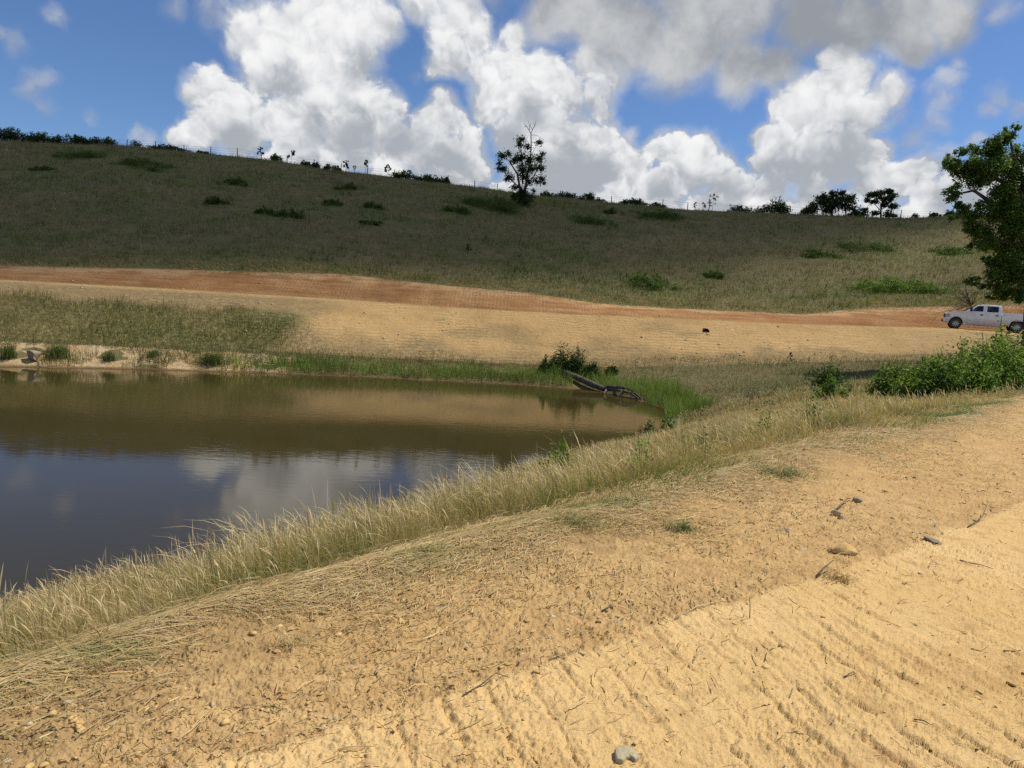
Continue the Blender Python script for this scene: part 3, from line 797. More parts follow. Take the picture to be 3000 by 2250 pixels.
o = lying('flattened_hay', x0, y0, rng.uniform(.05, .36, n) * (1 - .62 * sstep(-off, -.05, .3)), DAM_AZ - .12 + rng.normal(0, .65, n) + 1.2 * fbm(x0 * .9, y0 * .9, 2, 47) + np.pi * (rng.random(n) < .35), (0.0032 + .0004 * dd) * rng.uniform(.6, 1.3, n), col,
          np.abs(rng.normal(0, .009, n)) + 0.10 * sstep(off, 0.15, .7) * rng.random(n) ** 2, bend=.6)
tag(o, kind='stuff')
# loose straw and torn roots over the bare dirt
n = 5200
y0 = rng.uniform(1.9, 9, n) ** 1.0; x0 = y0 * rng.uniform(-0.85, 0.95, n)
_, s_, _ = ground(x0, y0)
sd_ = side_of_track(x0, y0)
ok = (s_ == 0) & (rng.random(n) < np.where(sd_ > .1, .28, .9))
x0, y0 = x0[ok], y0[ok]; n = len(x0)
o = lying('straw_litter', x0, y0, rng.uniform(.015, .08, n) * rng.uniform(.5, 1.3, n), rng.uniform(0, 6.28, n), rng.uniform(.0012, .003, n),
          pal(n, BROWN, (.16, .10, .045), TAN, BROWN), np.abs(rng.normal(0, .006, n)), bend=0.9)
tag(o, kind='stuff')

# pasture on the hill
def keep_hill(x, y, z, s, t):
    d = np.hypot(x, y)
    return (s == 7) & (t > 0.004) & (t < 1.0) & (rng.random(len(x)) < np.clip((62 / d) ** 1.5, .2, 1))
# greener grass runs out round each bramble patch
PATCHES = np.array([(-62.8, 101.5, 6), (-51.9, 98, 7), (-62.1, 93.5, 3), (-37.3, 93, 4), (-34.8, 82, 3), (-27.5, 80, 5), (-23.2, 88, 3), (-5, 95, 9), (-8.3, 91, 4), (-18.2, 88.5, 3), (9.9, 95.5, 7), (19.8, 103.5, 7), (-16.7, 79.5, 3), (-23.9, 98, 4), (42.3, 88.5, 7), (35.3, 84.5, 5), (51.8, 86, 5), (36.3, 68.5, 9), (12.8, 66.5, 7), (20.3, 74.5, 3), (28, 63, 6), (-44, 81.5, 5), (47, 66, 6), (2, 75, 5)])
x, y, z, s, t = scatter(620000, -110, 100, 55, 132, keep_hill)
n = len(x); print('hill blades', n)
d = np.hypot(x, y)
p1, p2, p3 = fbm(x * .05, y * .12, 4, 61), fbm(x * .35, y * .35, 4, 62), fbm(x * 1.1, y * 1.1, 3, 63)
g = np.clip(sstep(p1 + .5 * p2, -0.05, .45) * .75 + sstep(p3 + p2, .25, .7) * .3 + sstep(0.07 - t, 0, .06) * .35, 0, 1)
warm = sstep(fbm(x * .04 + 5, y * .07, 3, 64), -.1, .4)[:, None]
lush = np.zeros(n)
for px_, py_, pw_ in PATCHES: lush = np.maximum(lush, np.exp(-((x - px_) / (.62 * pw_)) ** 2 - ((y - py_) / (.75 * pw_)) ** 2))
g = np.clip(g + .14 + 1.1 * lush * (.6 + .8 * rng.random(n)), 0, 1)
c = (pal(n, (.27, .205, .095), (.34, .27, .14), (.17, .125, .055)) * (1 - .35 * warm) + np.array((.24, .165, .12)) * .35 * warm) * (1 - g[:, None]) + pal(n, (.115, .165, .030), (.17, .19, .04), (.065, .11, .016)) * g[:, None]
c = c * np.clip(1 + .55 * fbm(x * .6, y * .9, 3, 65) + .75 * fbm(x * 2.2, y * 2.2, 2, 67), .25, 2)[:, None]
hgt = rng.uniform(.2, .55, n) * np.clip(1 + .9 * fbm(x * .9, y * .9, 3, 69) + .25 * p2, .3, 2)
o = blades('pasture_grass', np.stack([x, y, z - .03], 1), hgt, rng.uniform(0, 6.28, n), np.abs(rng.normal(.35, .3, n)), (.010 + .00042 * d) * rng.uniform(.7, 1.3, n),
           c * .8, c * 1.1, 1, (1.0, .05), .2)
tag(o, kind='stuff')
# hay combed flat along the cut on the sunny end of the hill
def keep_comb(x, y, z, s, t): return (((s == 7) & (t < .05)) | ((s == 6) & (t > .82))) & (fbm(x * .5, y * .5, 3, 73) > -.15 + .4 * rng.random(len(x)) - .3)
x, y, z, s, t = scatter(50000, -45, 60, 52, 68, keep_comb)
n = len(x)
gq = sstep(fbm(x * .4, y * .4, 3, 70), -.05, .35)[:, None]
c = pal(n, (.46, .36, .18), (.38, .29, .12), (.30, .22, .10)) * (1 - gq) + pal(n, (.14, .17, .045), (.20, .20, .06)) * gq
o = blades('combed_hay', np.stack([x, y, z], 1), rng.uniform(.2, .5, n), np.pi + rng.normal(.6, .7, n), rng.uniform(.6, 2.2, n), np.full(n, .03), c * .85, c, 3, BLADE, .35)
tag(o, kind='stuff')

# valley meadow right of the pond head
def keep_valley(x, y, z, s, t):
    return (((s == 2) & (z > .2) & (y > 26)) | ((s == 3) & (x > 6.5)) | ((s == 4) & (t < .12 + .1 * fbm(x * .5, y * .5, 3, 68)) & (x > 7))) & (rng.random(len(x)) < .75)
x, y, z, s, t = scatter(70000, 5, 45, 24, 52, keep_valley)
n = len(x); print('valley', n)
p2 = fbm(x * .3, y * .3, 4, 66); g = np.clip(sstep(p2, -.25, .3) + rng.normal(0, .2, n), 0, 1)
c = pal(n, (.30, .225, .11), (.22, .155, .075), (.36, .28, .15)) * (1 - g[:, None]) + pal(n, (.075, .12, .022), (.14, .155, .05), (.06, .09, .02)) * g[:, None]
o = blades('valley_grass', np.stack([x, y, z - .03], 1), rng.uniform(.2, .5, n) * (1 + .5 * p2), rng.uniform(0, 6.28, n), np.abs(rng.normal(.7, .5, n)), np.full(n, .020), c * .85, c * 1.05, 3, BLADE, .3)
tag(o, kind='stuff')

# rough grass over the terrace on the far left bank
def keep_terrace(x, y, z, s, t):
    e = fbm(x * .4, y * .4, 3, 9) * .12
    a = (s == 4) & (x < -13 + 3 * fbm(x * .25, y * .25, 3, 8) + rng.normal(0, 1.6, len(x))) & (t < .60 + e + rng.normal(0, .05, len(x)) - .25 * sstep(x, -20, -12))
    b = (s == 3) & (x < 6) & (t > .34 + .75 * fbm(x * .45, y * .9, 4, 21) + .12 * sstep(-x, 14, 22))
    c_ = (s == 4) & (x < 8) & (t < .08 + .12 * fbm(x * .4, y * .4, 3, 22)) & (rng.random(len(x)) < .5)
    return a | b | c_
x, y, z, s, t = scatter(150000, -50, 8, 34, 52, keep_terrace)
n = len(x); print('terrace', n)
p2 = fbm(x * .3, y * .5, 4, 24); g = np.clip(sstep(p2, -.3, .35) + rng.normal(0, .2, n), 0, 1)
c = pal(n, (.30, .235, .105), (.22, .165, .075), (.27, .22, .10)) * (1 - g[:, None]) + pal(n, (.10, .125, .03), (.155, .16, .05), (.075, .10, .025)) * g[:, None]
o = blades('terrace_grass', np.stack([x, y, z - .03], 1), rng.uniform(.2, .5, n) * (1 + .35 * p2) * np.where((s == 4) & (x > -12), .55, 1), rng.uniform(0, 6.28, n), np.abs(rng.normal(.5, .4, n)), np.full(n, .020), c * .85, c * 1.05, 2, (1., .7, .05), .25)
tag(o, kind='stuff')

# bright water grass along the far shore and round the head of the pond
def keep_reed(x, y, z, s, t):
    dens = sstep(x + 3 * fbm(x * .3, y * .3, 3, 27), -19.6, -17.0) * sstep(fbm(x * .8, y * .3, 3, 46) + .12 * (x + 19), -.1, .15) + .75 * (fbm(x * .55, y * .2, 3, 48) > .12) * (x < -17)
    top = .50 + .22 * fbm(x * .5, y * .5, 3, 28) - .1 * sstep(x, 2, 6)
    a = (s == 3) & (t > .02) & (t < top) & (rng.random(len(x)) < dens) & (x < 9.5)
    b = (s == 2) & (t > .93) & (x > 4) & (x < 9) & (y > 30)
    cc = (s == 2) & (z > -.1) & (z < .5) & (y > 29) & (x > 5.5) & (x < 10) & (t > .5)
    return a | b | cc
x, y, z, s, t = scatter(75000, -32, 10.5, 29, 45, keep_reed)
n = len(x); print('reeds', n)
p2 = fbm(x * .6, y * .6, 3, 29)
c = pal(n, (.15, .31, .03), (.10, .22, .025), (.24, .33, .06), (.27, .25, .08)) * (1 + .45 * fbm(x * .7, y * .7, 3, 49))[:, None]
c = np.where((x < -17)[:, None], c * np.array((.75, .55, .8)), c)
dryb = (t < .12)[:, None] * (s == 3)[:, None]
cb = c * .7 * (1 - .5 * dryb) + np.array((.25, .19, .08)) * .5 * dryb
nearlog = (x > 3.6) & (x < 7.0) & (y < 43.4 - (x - 2.9) * 1.5 + .35) & (y > 43.4 - (x - 2.9) * 1.5 - 2.6)
x, y, z, s, t, p2, c, cb = (q[~nearlog] for q in (x, y, z, s, t, p2, c, c * .7 * (1 - .5 * dryb) + np.array((.25, .19, .08)) * .5 * dryb)); n = len(x)
o = blades('water_grass', np.stack([x, y, np.maximum(z, -.05)], 1), rng.uniform(.45, .85, n) * (1 + .3 * p2), rng.uniform(0, 6.28, n), np.abs(rng.normal(.25, .2, n)), np.full(n, .022), cb, c, 3, BLADE, .3)
tag(o, kind='stuff')

# ---------------------------------------------------------------- bark, stems, leaves
def bark_material(name, a, b, scale=6.0):
    k = Nodes(name); P = k.n('ShaderNodeTexCoord').outputs['Object']
    n1 = k.noise(k.scaled(P, (1, 1, .25)), scale, 6, .7)
    c = k.mix(k.smooth(n1, .35, .65), a, b)
    return k.done(k.pbr(c, .9, normal=k.bump(n1, .8, .03), spec=.15))
M_BARK = bark_material("bark", (.055, .042, .03), (.12, .095, .07))
M_DEAD = bark_material("weathered_wood", (.045, .034, .024), (.17, .135, .10), 9.0)
M_TWIG = bark_material("dry_twig", (.13, .095, .06), (.24, .18, .12), 30.0)

def tube_data(pts, rad, sides=6, v0=0):
    """rings along a polyline; returns vertices and quads"""
    pts = [Vector(p) for p in pts]; V, F = [], []
    n = len(pts)
    ref = Vector((.31, .17, .94))
    for i, p in enumerate(pts):
        d = (pts[min(i + 1, n - 1)] - pts[max(i - 1, 0)])
        d = d.normalized() if d.length > 1e-6 else Vector((0, 0, 1))
        r_ = ref if abs(d.dot(ref)) < .95 else Vector((1, 0, 0))
        a = d.cross(r_).normalized(); b = d.cross(a)
        for s in range(sides):
            q = 2 * math.pi * s / sides
            V.append(p + (a * math.cos(q) + b * math.sin(q)) * rad[i])
    for i in range(n - 1):
        for s in range(sides):
            s2 = (s + 1) % sides
            F.append((v0 + i * sides + s, v0 + i * sides + s2, v0 + (i + 1) * sides + s2, v0 + (i + 1) * sides + s))
    F.append(tuple(v0 + s for s in reversed(range(sides))))
    F.append(tuple(v0 + (n - 1) * sides + s for s in range(sides)))
    return V, F

def tubes(name, runs, mat, parent=None, sides=6):
    V, F = [], []
    for pts, rad in runs:
        v, f = tube_data(pts, rad, sides, len(V)); V += v; F += f
    flat = [i for f in F for i in f]
    return make_mesh(name, [tuple(v) for v in V], flat, [len(f) for f in F], mat, smooth=True, parent=parent)

def leaf_mesh(name, centers, radii, count, size, cols, mat=None, parent=None, shell=0.55, up=0.5, aspect=0.55, weights=None, flat=1.0, jag=0.2):
    """leaf-sized faces scattered through a set of ellipsoidal clumps"""
    centers = np.asarray(centers, float); radii = np.asarray(radii, float)
    if radii.ndim == 1: radii = np.stack([radii] * 3, 1)
    wv = radii.prod(1) ** (2 / 3) if weights is None else np.asarray(weights, float)
    k = rng.choice(len(centers), count, p=wv / wv.sum())
    d = rng.normal(0, 1, (count, 3)); d /= np.linalg.norm(d, axis=1, keepdims=True)
    r = np.maximum(shell, rng.random(count) ** (1 / 3)) * (1 + rng.normal(0, jag, count))
    p = centers[k] + d * radii[k] * r[:, None]
    nrm = d * .6 + rng.normal(0, .6, (count, 3)) + np.array([0, 0, up]); nrm /= np.linalg.norm(nrm, axis=1, keepdims=True)
    ax = np.cross(nrm, rng.normal(0, 1, (count, 3))); ax /= np.linalg.norm(ax, axis=1, keepdims=True)
    ay = np.cross(nrm, ax)
    s = (size * rng.uniform(.6, 1.4, count))[:, None]
    L, W = ax * s, ay * s * aspect
    sag = nrm * s * .18
    V = np.stack([p - L * .5 - sag, p + W * .5 - L * .05, p + L * .5 - sag, p - W * .5 - L * .05], 1).reshape(-1, 3)
    q = np.arange(count * 4).reshape(-1, 4)
    tone = cols[rng.integers(0, len(cols), count)] * (1 + rng.normal(0, .15, (count, 1)))
    tone = tone * (0.9 + 0.35 * fbm(p[:, 0] * 2.3 / max(size * 4, .2), p[:, 2] * 2.3 / max(size * 4, .2), 2, 91))[:, None]
    return make_mesh(name, V, q, np.full(count, 4), mat or M_LEAF, {'tone': np.repeat(np.clip(tone, .004, .8), 4, 0)}, parent=parent)

DARK_LEAF = np.array([(.035, .060, .015), (.050, .080, .020), (.028, .050, .014), (.065, .085, .025)])
MID_LEAF = np.array([(.060, .105, .020), (.085, .135, .025), (.045, .080, .016), (.10, .14, .035)])
FRESH_LEAF = np.array([(.095, .18, .022), (.13, .22, .03), (.07, .14, .018), (.16, .22, .045)])

def gz(x, y):
    return float(ground(np.array([x]), np.array([y]))[0][0])

def shrub(label, x, y, w, h, cols, n, leaf, cat='shrub', group=None, name='shrub', depth=None, stems=4, ragged=.25, spiky=0.0, z=None):
    """low bush: a heap of clumps over a few woody stems"""
    depth = depth or w * .7
    sr = .28 if name == 'weed' else 1.0
    z0 = gz(x, y) if z is None else z
    e = empty(name, (x, y, z0))
    m = max(5, int(7 + 3 * w))
    cc = np.stack([rng.uniform(-.42, .42, m) * w, rng.uniform(-.42, .42, m) * depth, np.zeros(m)], 1)
    prof = np.clip(1 - (2 * cc[:, 0] / w) ** 2 * .8, .25, 1) * rng.uniform(1 - 1.6 * ragged, 1.0, m)
    hh = h * prof
    C_, R_ = [], []
    for i in range(m):
        C_.append((cc[i, 0], cc[i, 1], hh[i] * .45)); R_.append((max(.16 * w, .3 * h), max(.16 * depth, .3 * h), hh[i] * .5))
        if spiky and rng.random() < .8:
            C_.append((cc[i, 0] + rng.normal(0, .06 * w), cc[i, 1], hh[i] * .9)); R_.append((.05 * w + .04, .05 * w + .04, h * spiky))
    base = np.array([gz(x + c[0], y + c[1]) for c in C_]) - z0
    C_ = np.array(C_); C_[:, 2] += base * .9
    leaf_mesh('foliage', C_, R_, n, leaf, cols, parent=e, shell=.35, jag=.45 if name == 'bramble' else .22)
    if stems:
        runs = []
        for k in range(stems):
            a = rng.uniform(0, 6.28); q = rng.uniform(.1, .38)
            tx, ty = math.cos(a) * w * q, math.sin(a) * depth * q
            runs.append(([(tx * .15, ty * .15, -.08), (tx * .5, ty * .5, h * .35), (tx, ty, h * rng.uniform(.6, .85))], [(.02 + .012 * h) * sr, (.012 + .008 * h) * sr, .006 * sr]))
        tubes('stem', runs, M_BARK, parent=e, sides=5)
    tag(e, label, cat, group)
    return e

def broom(label, x, y, h, w, cols, n, leaf, name='sapling', cat='sapling', group=None, lean=0.0, crownlow=.3, clumps=9, trunk=.03, branches=8):
    """thin young tree or tall weed: a stem, side twigs and loose leaf tufts"""
    z0 = gz(x, y); e = empty(name, (x, y, z0))
    top = (lean * h, 0, h)
    runs = [([(0, 0, -.1), (lean * h * .3, .02 * h, h * .4), (lean * h * .75, -.02 * h, h * .75), top], [trunk, trunk * .75, trunk * .45, trunk * .15])]
    C_, R_ = [], []
    for k in range(max(branches, clumps)):
        t = crownlow + (1 - crownlow) * (k + rng.random()) / max(branches, clumps)
        a = rng.uniform(0, 6.28); r = w * .5 * (1.05 - .65 * t) * rng.uniform(.5, 1.1)
        p0 = (lean * h * t, 0, h * t * .92); p1 = (p0[0] + math.cos(a) * r, math.sin(a) * r, h * t * .92 + r * .55)
        if k < branches:
            runs.append(([p0, ((p0[0] + p1[0]) / 2, (p0[1] + p1[1]) / 2, (p0[2] + p1[2]) / 2 - .04 * h), p1], [trunk * .4, trunk * .28, trunk * .1]))
        C_.append(p1); R_.append(max(.10 * w, .05 * h) * rng.uniform(.7, 1.4))
    C_.append(top); R_.append(.07 * h)
    if n: leaf_mesh('crown', C_, R_, n, leaf, cols, parent=e, shell=.2)
    tubes('trunk', runs, M_BARK, parent=e, sides=5)
    tag(e, label, cat, group)
    return e

def tree(label, x, y, scale, clumps, base_px, cols, n, leaf, limbs, name='tree', z=None, dead=None, squash=.8, shell=.5, yspread=.8, jag_=.28):
    """a tree whose crown is a set of leaf masses in its own frame: (across, up, size), metres = value * scale"""
    z0 = gz(x, y) if z is None else z
    e = empty(name, (x, y, z0 - .1))
    C_, R_ = [], []
    for (cx, cz, r) in clumps:
        Z, Rr = (base_px[1] - cz) * scale, r * scale
        X = (cx - base_px[0]) * scale - .06 * Z
        for k in range(2):
            C_.append((X + rng.normal(0, .25) * Rr, rng.normal(0, yspread) * max(Rr, .5), Z + rng.normal(0, .2) * Rr))
            R_.append((Rr * rng.uniform(.75, 1.05), Rr * rng.uniform(.8, 1.1), Rr * squash * rng.uniform(.8, 1.1)))
    leaf_mesh('crown', C_, R_, n, leaf, cols, parent=e, shell=shell, jag=jag_)
    runs = []
    for pts, r0, r1 in limbs:
        P3 = [((px - base_px[0]) * scale - .06 * (base_px[1] - pz) * scale, (yy if len(q) > 2 else 0) * 1.0, (base_px[1] - pz) * scale) for q in pts for (px, pz, yy) in [(q[0], q[1], q[2] if len(q) > 2 else 0)]]
        m_ = len(P3); runs.append((P3, [r0 + (r1 - r0) * i / (m_ - 1) for i in range(m_)]))
    ends = [Vector(r[0][-1]) for r in runs]
    for c in C_[::2]:                                       # twigs that reach into every leaf mass
        c = Vector(c); nb = min((Vector(p) for r in runs[:len(limbs)] for p in r[0]), key=lambda p: (p - c).length)
        mid = (nb + c) * .5 + Vector((0, 0, .06 * (nb - c).length))
        runs.append(([nb, mid, c], [.05 * max(.4, scale * 40), .03 * max(.4, scale * 40), .012]))
    tubes('trunk', runs, M_BARK, parent=e, sides=6)
    if dead:
        tubes('dead_top', [([((a - base_px[0]) * scale - .06 * (base_px[1] - b) * scale, 0, (base_px[1] - b) * scale) for a, b in pts], rr) for pts, rr in dead], M_DEAD, parent=e, sides=5)
    tag(e, label, 'tree')
    return e

# ---------------------------------------------------------------- the lone tree on the slope
CT = [(1160,290,30),(1140,330,33),(1195,330,28),(1270,310,28),(1290,370,24),(1250,390,36),(1040,395,36),(1075,380,30),(1110,420,36),(1020,480,26),(1060,470,34),(1160,400,46),(1200,420,46),(1150,470,50),(1090,520,32),(1220,480,46),(1270,450,36),(1290,520,30),(1250,540,32),(1060,540,22),(1200,550,32),(1120,580,36),(1160,620,50),(1200,640,46),(1110,640,38),(1170,675,54),(1240,600,18),(1300,545,18),(1015,440,22),(1180,520,40)]
tree('lone dark tree on the hill slope with bare dead branches sticking out of its top', 0.0, 101.5, .0222, [(a, b, r * .90) for a, b, r in CT], (1165, 700), DARK_LEAF * 1.15, 9000, .24,
     [([(1150, 705), (1150, 600), (1130, 500), (1080, 430)], .26, .06), ([(1175, 705), (1180, 590), (1200, 480), (1215, 390)], .26, .08),
      ([(1180, 590), (1240, 500), (1280, 420)], .12, .04), ([(1150, 590), (1090, 540), (1040, 490)], .11, .04), ([(1165, 560), (1160, 420), (1150, 320)], .13, .04)],
     dead=[([(1214, 400), (1218, 320), (1216, 255)], [.10, .08, .06]), ([(1216, 255), (1205, 235), (1190, 215), (1175, 198)], [.05, .045, .035, .02]), ([(1216, 255), (1225, 230), (1240, 205), (1248, 172)], [.05, .045, .035, .02]),
           ([(1205, 235), (1208, 205), (1200, 180)], [.035, .03, .015]), ([(1190, 215), (1172, 212)], [.03, .012]), ([(1225, 230), (1212, 208), (1216, 188)], [.03, .025, .012]), ([(1216, 262), (1240, 262), (1265, 268)], [.04, .03, .015]), ([(1240, 205), (1230, 190)], [.025, .012])], shell=.15, jag_=.42)

# ---------------------------------------------------------------- the big tree at the right edge
RT = [(1020,95,22),(1015,140,34),(1010,190,48),(960,220,55),(860,235,50),(900,215,22),(890,300,75),(800,325,55),(760,290,30),(640,300,26),(630,345,38),(580,340,30),(550,400,42),(540,470,48),(600,420,55),(640,500,72),(700,430,65),(720,520,75),(800,450,85),(900,400,85),(980,330,75),(1000,450,85),(880,520,85),(1155,225,40),(1140,290,45),(1130,340,55),(1180,350,65),(1220,250,36),(1150,450,75),(1200,520,85),(560,660,34),(545,740,30),(600,700,38),(620,620,26),(700,600,50),(800,590,55),(960,650,80),(1050,640,85),(1180,650,85),(640,790,45),(620,870,36),(700,820,52),(780,850,62),(850,770,55),(900,850,85),(1000,800,95),(1100,780,95),(1200,820,95),(760,950,52),(710,990,30),(830,1000,70),(920,1000,85),(850,1110,52),(800,1130,34),(940,1110,50),(1050,950,85),(1150,980,95),(1100,1100,85),(1200,1150,95),(900,1230,30),(960,1260,60),(1050,1250,75),(940,1350,44),(1020,1380,75),(1130,1350,85),(1200,1300,85),(750,1440,26),(800,1420,32),(850,1450,24),(950,1480,32),(1050,1480,52),(1150,1500,65),(1030,1560,26),(1100,1550,34),(1200,1550,45),
      (1300,260,70),(1400,300,80),(1350,420,95),(1480,400,90),(1300,560,95),(1420,600,100),(1550,560,90),(1620,700,80),(1300,760,100),(1450,800,105),(1580,860,90),(1320,950,100),(1470,1000,100),(1620,1020,80),(1300,1150,100),(1440,1200,95),(1560,1200,80),(1300,1350,85),(1400,1420,75),(1290,1500,55)]
tree('large leafy green tree at the right edge overhanging the white pickup', 30.2, 42.0, .00658, RT, (1330, 2209), np.concatenate([MID_LEAF * 1.3, MID_LEAF * 1.8, FRESH_LEAF * 1.0]), 66000, .145,
     [([(1330, 2225), (1335, 1900), (1325, 1500), (1310, 1100), (1260, 800)], .34, .16), ([(1260, 800), (1180, 560), (1080, 330), (1020, 140)], .2, .04), ([(1315, 1150), (1150, 950), (950, 760), (760, 650), (580, 700)], .2, .04),
      ([(1260, 800), (1000, 560), (760, 470), (600, 430)], .16, .04), ([(1325, 1350), (1150, 1400), (980, 1460), (780, 1440)], .15, .03), ([(1310, 1100), (1100, 1080), (900, 1060)], .15, .04), ([(1270, 820), (1350, 560), (1400, 320)], .2, .05), ([(1310, 1100), (1450, 900), (1560, 800)], .18, .05), ([(1260, 800), (1120, 560), (900, 330)], .14, .04)],
     squash=1.0, shell=.35)

# ---------------------------------------------------------------- trees and bushes standing on the ridge
RC = [(900,640,42),(880,665,38),(950,620,45),(1010,600,45),(1050,620,45),(1000,660,55),(940,680,48),(1080,608,26),(1090,670,38),(925,610,25),(980,580,22),(1040,585,20)]
tree('broad dark tree on the ridge, left of the flat-topped open one', 53.4, 125.5, .0276, RC, (985, 735), DARK_LEAF, 5200, .34, [([(985, 745), (985, 680), (960, 620)], .25, .07), ([(985, 690), (1040, 620)], .14, .05), ([(985, 700), (900, 645)], .13, .05)], yspread=.6)
RD = [(1200,600,34),(1230,588,30),(1190,625,24),(1270,578,30),(1310,568,30),(1340,590,30),(1330,612,24),(1350,650,32),(1300,645,30),(1230,640,28),(1280,610,32),(1320,700,32),(1360,712,22),(1240,705,28),(1185,690,22),(1325,565,18)]
tree('flat-topped open tree on the ridge, right of the broad dark one', 61.9, 125.5, .0276, RD, (1275, 738), DARK_LEAF, 4200, .33, [([(1275, 745), (1272, 690), (1278, 620)], .2, .08), ([(1274, 680), (1330, 650)], .09, .03), ([(1274, 690), (1215, 635)], .09, .03), ([(1278, 640), (1320, 580)], .08, .03), ([(1278, 650), (1220, 600)], .08, .03)], yspread=.5, squash=.6)
RIDGE = 'shrubs and saplings along the ridge fence'
def ridge_bush(label, x, w, h, n=None, **k):
    return shrub(label, x, 124.6 + rng.uniform(-.3, .8), w, h, k.pop('cols', DARK_LEAF), n or int(260 + 190 * w * h), k.pop('leaf', .26), group=RIDGE, spiky=k.pop('spiky', .16), **k)
ridge_bush('dense dark brush at the far left end of the ridge, tallest part of the thicket', -88.4, 6.2, 2.6)
ridge_bush('dark thicket on the ridge just right of the tallest brush at the left edge', -83.0, 6.0, 1.9)
ridge_bush('long low dark brush on the ridge in the middle of the left thicket', -77.6, 6.8, 1.9)
ridge_bush('right end of the dark left thicket, tapering down to the first fence post', -72.2, 5.6, 1.5)
ridge_bush('thin scruffy bush on the ridge between the first two fence posts', -66.6, 2.6, 1.4, n=260, cols=MID_LEAF)
ridge_bush('low green brush on the ridge around the second and third fence posts', -60.8, 6.4, 1.15)
ridge_bush('small low brush on the ridge beside the fourth fence post', -55.0, 2.6, .7)
broom('slender leafy sapling on the ridge, just right of the fifth fence post', -45.3, 124.8, 1.9, 1.5, DARK_LEAF, 420, .2, group=RIDGE)
ridge_bush('round pale green bush on the ridge between two saplings left of centre', -42.5, 2.6, 1.35, cols=MID_LEAF)
broom('airy spreading sapling on the ridge right of the round pale bush', -40.0, 124.8, 2.1, 2.3, DARK_LEAF, 420, .18, group=RIDGE)
ridge_bush('scrubby low bush on the ridge right of the airy sapling', -37.6, 2.4, 1.0, cols=MID_LEAF)
ridge_bush('dark low bush on the ridge, first of a tight pair left of the lone tree', -35.2, 2.2, 1.25)
ridge_bush('wider dark bush on the ridge, second of the tight pair left of the lone tree', -32.8, 3.0, 1.35)
broom('short dense sapling on the ridge next to the tight pair of bushes', -30.6, 124.8, 1.9, 1.6, DARK_LEAF, 420, .22, group=RIDGE)
broom('tiny thin sapling on the ridge between two taller ones', -29.1, 124.8, 1.2, .9, DARK_LEAF, 120, .18, group=RIDGE)
broom('lollipop-shaped sapling on the ridge with bare stem and round head', -27.2, 124.8, 2.2, 1.3, DARK_LEAF, 300, .2, group=RIDGE, crownlow=.55)
broom('leafy sapling at the left end of the long green brush by the lone tree', -23.4, 124.8, 2.0, 1.6, MID_LEAF, 380, .2, group=RIDGE)
ridge_bush('long green brush on the ridge left of the lone tree, its taller left half', -20.2, 5.0, 1.75, cols=MID_LEAF * .75)
ridge_bush('long green brush on the ridge left of the lone tree, its lower right half', -16.2, 4.6, 1.45, cols=MID_LEAF * .75)
ridge_bush('dark bush hugging a fence post at the end of the long green brush', -13.7, 1.7, 1.5)
ridge_bush('small bush on the ridge just right of the lone tree', 3.9, 2.3, 1.1, cols=MID_LEAF * .8)
ridge_bush('dark brush bank on the ridge right of the lone tree, left part', 7.1, 4.8, 1.35)
ridge_bush('dark brush bank on the ridge right of the lone tree, right part', 11.5, 4.8, 1.45)
ridge_bush('dark mound of brush on the ridge between two pairs of fence posts', 19.1, 5.0, 1.35)
ridge_bush('low tail of brush on the ridge sloping down to a fence post', 23.0, 3.4, .9)
broom('tall twiggy sapling with sparse leaves on the ridge, middle of the right half', 32.6, 124.8, 2.9, 2.2, DARK_LEAF, 330, .18, group=RIDGE, crownlow=.2, branches=12)
broom('small sparse sapling on the ridge left of the tall twiggy one', 29.6, 124.8, 1.3, .9, DARK_LEAF, 110, .18, group=RIDGE)
broom('second small sapling on the ridge close by the tall twiggy one', 30.9, 124.8, 1.4, 1.1, DARK_LEAF, 140, .18, group=RIDGE)
ridge_bush('loose spiky bush on the ridge right of the tall twiggy sapling', 36.7, 3.2, 1.5, n=700, ragged=.4)
ridge_bush('small loose bush on the ridge, right of the spiky one', 38.8, 1.6, 1.3, n=330)
ridge_bush('thin grey-green bush on the ridge next to the big round one', 40.4, 1.7, 1.3, n=240, cols=MID_LEAF)
ridge_bush('big round green bush on the ridge, largest between the twiggy sapling and the trees', 43.3, 4.8, 3.1, cols=MID_LEAF * .85, n=3000, spiky=.1)
ridge_bush('dark round bush on the ridge left of the two big trees', 49.2, 3.0, 2.0)
ridge_bush('low dark bush on the ridge in the gap between the two big trees', 57.6, 3.6, 1.7)
ridge_bush('tiny bush on the ridge right of the flat-topped tree', 67.2, 1.1, 1.0, n=200)
ridge_bush('low bushy tuft on the ridge left of the overhanging tree', 70.6, 2.2, .9)
ridge_bush('bushy tuft on the ridge touching the overhanging tree', 73.2, 2.2, 1.3)

# ---------------------------------------------------------------- bramble patches on the hillside
HILLG = 'bramble patches on the hillside'
def bramble(label, x, y, w, h, cols=None, n=None):                   # ragged low patches that run out into the grass
    return shrub(label, x, y + .3 * w, w * 1.15, h * 1.05, MID_LEAF * .95 if cols is None else cols, int((n or int(500 + 260 * w * h)) * 1.7), .15, name='bramble', cat='bramble', group=HILLG, depth=max(1.2, .8 * w), spiky=.22, ragged=.45)
bramble('bramble patch high on the hill near the left edge, below the dark thicket', -62.8, 100.7, 6.1, 1.0)
bramble('wide bramble patch high on the hill, right of the patch near the left edge', -51.9, 96.8, 7.0, 1.0)
bramble('faint small bramble patch on the hill at far left, lowest of the upper left three', -62.1, 93.0, 2.4, .6)
bramble('low wide bramble patch mid hill, above two dark round ones', -37.3, 92.6, 3.6, .7)
bramble('dark round bramble mid hill, left of the close pair', -34.8, 81.7, 2.4, .9)
